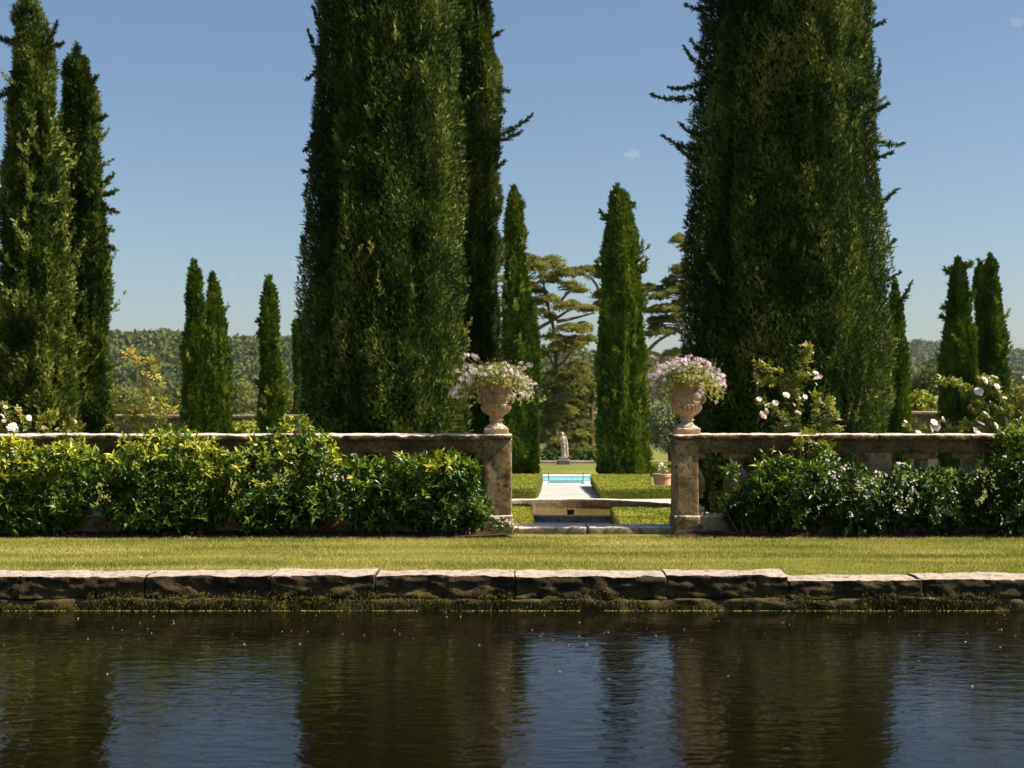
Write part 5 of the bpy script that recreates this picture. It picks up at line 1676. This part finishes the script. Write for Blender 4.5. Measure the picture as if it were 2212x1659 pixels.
V, Q = grid(np.linspace(px0 - 0.005, px1 + 0.005, 2), np.linspace(pd0 - 0.005, pd1 + 0.005, 2), lambda x, y: np.stack([x, y, 0 * x - 0.715], -1))
mb.add(V, Q)
struct(mb.build('pool_water', M['poolw']))
for a, lb in ((1184.8, 'thin dark post on the pool edge, left one of the pair'), (1259.5, 'thin dark post on the pool edge, right one of the pair')):
    mb = MB()
    mb.add(*tube([(X(a, 34.1), 34.1, -0.63), (X(a, 34.1), 34.1, -0.36), (X(a, 34.1), 34.1, Z(1021, 34.1))], [0.010, 0.010, 0.008], 8))
    mb.add(*block(X(a, 34.1) - 0.03, X(a, 34.1) + 0.03, 34.07, 34.13, -0.628, -0.612, 0.05, 0.004))
    tag(mb.build('pool_post', M['metal'], origin=(X(a, 34.1), 34.1, -0.63)), lb, 'post', 'posts on the pool edge')

# statue
SD = 60.0
sx, sz = X(1217, SD), -1.28
s1 = thing('statue', 'pale stone statue of a draped figure on a plinth beyond the pool', 'statue', (sx, SD, sz))
mb = MB()
mb.add(*block(sx - 0.27, sx + 0.27, SD - 0.25, SD + 0.25, sz - 0.1, sz + 0.20, 0.08, 0.012, 0.004, 6, 2))
mb.add(*block(sx - 0.20, sx + 0.17, SD - 0.18, SD + 0.18, sz + 0.198, sz + 0.30, 0.08, 0.012, 0.004, 6, 3))
mb.build('plinth', M['plinth'], s1, smooth=True)


def skin_body(name, verts, edges, radii, mat, parent, root=0, sub=2):
    me = bpy.data.meshes.new(name)
    me.from_pydata([tuple(v) for v in verts], edges, [])
    o = bpy.data.objects.new(name, me)
    C.objects.link(o)
    o.modifiers.new('skin', 'SKIN')
    sd = me.skin_vertices[0].data
    for q, r_ in enumerate(radii):
        sd[q].radius = (r_, r_) if not isinstance(r_, tuple) else r_
        sd[q].use_root = (q == root)
    ss = o.modifiers.new('sub', 'SUBSURF')
    ss.levels = ss.render_levels = sub
    bpy.context.view_layer.update()
    dg = bpy.context.evaluated_depsgraph_get()
    me2 = bpy.data.meshes.new_from_object(o.evaluated_get(dg))
    bpy.data.objects.remove(o)
    me2.materials.clear()
    me2.materials.append(mat)
    me2.polygons.foreach_set('use_smooth', [True] * len(me2.polygons))
    o = bpy.data.objects.new(name, me2)
    C.objects.link(o)
    if parent:
        o.parent = parent
    return o


h0 = 0.30
S = 1.04 / 1.72                                           # a little under life size
J = [(0.02, 0, 0.92), (0.0, 0, 1.10), (-0.02, 0, 1.30), (-0.03, 0, 1.42), (-0.05, 0, 1.50), (-0.07, -0.01, 1.60), (-0.07, -0.02, 1.70),      # pelvis..crown
     (0.12, 0, 0.86), (0.13, -0.02, 0.48), (0.15, 0.03, 0.08), (0.17, -0.08, 0.03),                                                        # right leg
     (-0.09, 0, 0.86), (-0.10, -0.10, 0.50), (-0.06, 0.0, 0.08), (-0.07, -0.12, 0.03),                                                      # left leg
     (0.15, 0, 1.38), (0.22, 0.02, 1.12), (0.14, -0.12, 0.94), (0.08, -0.17, 0.96),                                                         # right arm across the hip
     (-0.21, 0, 1.40), (-0.28, -0.02, 1.16), (-0.22, -0.16, 1.22), (-0.20, -0.20, 1.30)]                                                    # left arm raised to the chest
E = [(0, 1), (1, 2), (2, 3), (3, 4), (4, 5), (5, 6), (0, 7), (7, 8), (8, 9), (9, 10), (0, 11), (11, 12), (12, 13), (13, 14), (2, 15), (15, 16), (16, 17), (17, 18), (2, 19), (19, 20), (20, 21), (21, 22)]
Rr = [0.15, 0.12, 0.14, 0.10, 0.055, 0.09, 0.075, 0.12, 0.08, 0.05, 0.035, 0.12, 0.08, 0.05, 0.035, 0.065, 0.05, 0.04, 0.03, 0.065, 0.05, 0.04, 0.03]
skin_body('figure', [(x * S, y * S, z * S + h0) for x, y, z in J], E, [r_ * S for r_ in Rr], M['statue'], s1)
mb = MB()                                                # drapery wound about the legs and falling on the right


def drape(u, th):
    z = 0.04 + 0.92 * u
    r0 = np.interp(u, [0, 0.35, 0.75, 1.0], [0.20, 0.17, 0.185, 0.165])
    fold = 1 + 0.10 * np.sin(9 * th + 3 * u) * (1 - 0.4 * u) + 0.05 * np.sin(17 * th - 4 * u)
    return np.stack([sx + S * (0.03 * (1 - u) + 0.02 + r0 * fold * np.cos(th)), SD + S * (0.72 * r0 * fold * np.sin(th) - 0.02), sz + h0 + S * z], -1)


mb.add(*grid(np.linspace(0, 1, 22), np.linspace(0, 2 * math.pi, 70), drape))
pts = [(0.17, -0.02, 1.36), (0.24, -0.06, 1.05), (0.26, -0.05, 0.6), (0.28, -0.04, 0.02)]
mb.add(*tube(smooth_path([(sx + S * a, SD + S * b, sz + h0 + S * c) for a, b, c in pts], 5), np.linspace(0.035, 0.075, 16) * S * 1.1, 9))
mb.build('drapery', M['statue'], s1, smooth=True)
hm = MB()
hm.add(*ellipsoid((sx + S * -0.07, SD + 0.03 * S, sz + h0 + S * 1.66), (0.098 * S, 0.105 * S, 0.09 * S), 16, 10, 0.1, 5, 2))
hm.build('hair', M['statue'], s1, smooth=True)

mb = MB()                                                # low edging behind the statue
mb.add(*block(X(1090, 63), X(1300, 63), 63, 63.4, -1.55, Z(996, 63), 0.4, 0.02, 0.01, 2, 3))
tag(mb.build('low_wall', M['wall'], origin=(X(1217, 63), 63.2, -1.4), smooth=True), 'low pale stone edging behind the statue at the end of the lawn', 'wall', 'walls of the garden')
mb = MB()
mb.add(*block(X(1402, 63), X(1500, 63), 63, 63.4, -1.55, Z(996, 63), 0.4, 0.02, 0.01, 2, 4))
tag(mb.build('low_wall', M['wall'], origin=(X(1440, 63), 63.2, -1.4), smooth=True), 'short pale stone edging right of the broad cypress, above the far hedge', 'wall', 'walls of the garden')

for lb, a, b, yt in (('far stone wall with pale coping left, behind the cypress trio', -300, 668, 896), ('far stone wall with pale coping right, behind the stout dark cypress', 1900, 2700, 889)):
    D = 50.0
    t = thing('garden_wall', lb, 'wall', ((X(a, D) + X(b, D)) / 2, D, -1.0), 'walls of the garden')
    mb = MB()
    mb.add(*block(X(a, D), X(b, D), D, D + 0.5, -1.3, Z(yt, D) - 0.14, 0.5, 0.02, 0.012, 2, 5))
    mb.build('wall_body', M['wall'], t, smooth=True)
    mb = MB()
    mb.add(*block(X(a, D) - 0.05, X(b, D) + 0.05, D - 0.08, D + 0.62, Z(yt, D) - 0.142, Z(yt, D), 0.3, 0.03, 0.012, 2, 6))
    mb.build('coping', M['wall'], t, smooth=True)

# terracotta pot with white flowers
PD = 25.5
pxc, pz = X(1431, PD), float(gz(PD))
tp_ = thing('terracotta_pot', 'terracotta pot of white flowers behind the hedge, beside the right pillar', 'pot', (pxc, PD, pz))
ptop = Z(1023, PD)
mb = MB()
H = ptop - pz
mb.add(*lathe([(0.11, 0), (0.115, 0.01), (0.15, H * 0.55), (0.165, H * 0.84), (0.165, H * 0.86), (0.15, H * 0.86)], 40, (pxc, PD, pz)))
mb.build('body', M['terra'], tp_, smooth=True)
mb = MB()
mb.add(*lathe([(0.16, H * 0.84), (0.182, H * 0.85), (0.186, H * 0.97), (0.180, H), (0.160, H), (0.155, H * 0.9), (0.02, H * 0.9)], 40, (pxc, PD, pz)))
mb.build('rim', M['terra'], tp_, smooth=False)
rng = np.random.default_rng(55)
wp = thing('white_flower_plant', 'small white flowering plant growing in the terracotta pot', 'plant', (pxc, PD, ptop - 0.03))
mb = MB()
n = 130
pos = np.array([pxc, PD, ptop]) + rng.normal(size=(n, 3)) * np.array([0.06, 0.06, 0.04]) + np.array([0.02, 0, 0.04])
Xa, Ya, Za = frame_z(rnd_dirs(n) + np.array([0, -0.3, 0.6]))
scatter(mb, *flower_tpl(4, 0.6, 0.1, 3), pos, Xa, Ya, Za, rng.uniform(0.02, 0.035, n), rng.random(n))
mb.build('foliage', M['ger_leaf'], wp)
mb = MB()
for (a, b) in [(1422, 1012), (1436, 1010), (1430, 1003), (1440, 1016), (1426, 1006)]:
    q = 5
    c = np.array([X(a, PD), PD - 0.04, Z(b, PD)])
    Xa, Ya, Za = frame_z(rnd_dirs(q) + np.array([0.3, -0.8, 0.5]))
    scatter(mb, *flower_tpl(5, 0.8, 0.2, 3), c + 0.012 * rng.normal(size=(q, 3)), Xa, Ya, Za, 0.026, 0.8 + 0 * rng.random(q))
mb.build('blossoms', M['petal'], wp)

# ------------------------------------------------------------------ small clouds and the air
m, nt, p, out = new_mat('cloud')
nt.nodes.remove(p)
pv = nt.nodes.new("ShaderNodeVolumePrincipled")
pv.inputs['Color'].default_value = (1, 1, 1, 1)
pv.inputs['Density'].default_value = 0.008
pv.inputs['Anisotropy'].default_value = 0.2
nt.links.new(pv.outputs[0], out.inputs['Volume'])
M['cloud'] = m
for q, (px, py, w, h, lb) in enumerate([(640, 570, 16, 9, 'small white cloud puff touching the huge left cypress'), (501, 598, 9, 7, 'tiny cloud puff above the hills, right of the slim trio'), (1366, 333, 17, 9, 'faint wispy cloud between the two huge cypresses'),
                                        (2200, 50, 14, 8, 'faint wisp of cloud in the top right corner')]):
    D = 3000.0
    mb = MB()
    V, Q = ellipsoid((0, 0, 0), (w / F * D, 0.6 * w / F * D, h / F * D), 40, 24, 0.75, 1.7, 12 + q)
    mb.add(V + np.array([X(px, D), D, Z(py, D)]), Q)
    o = mb.build('cloud', M['cloud'], origin=(X(px, D), D, Z(py, D)), smooth=True)
    tag(o, lb, 'cloud', 'small clouds in the sky')

HAZE = 0.00005
m, nt, p, out = new_mat('air haze')
nt.nodes.remove(p)
pv = nt.nodes.new("ShaderNodeVolumePrincipled")
pv.inputs['Color'].default_value = (0.80, 0.88, 1.0, 1)
pv.inputs['Density'].default_value = HAZE
pv.inputs['Anisotropy'].default_value = 0.1
nt.links.new(pv.outputs[0], out.inputs['Volume'])
mb = MB()
x0, x1, y0, y1, z0, z1 = -1900, 1900, -14, 2480, -9, 105
V = np.array([[x, y, z] for z in (z0, z1) for y in (y0, y1) for x in (x0, x1)], float)
mb.add(V, np.array([[0, 2, 3, 1], [4, 5, 7, 6], [0, 1, 5, 4], [2, 6, 7, 3], [0, 4, 6, 2], [1, 3, 7, 5]]))
struct(mb.build('haze', m), 'stuff')
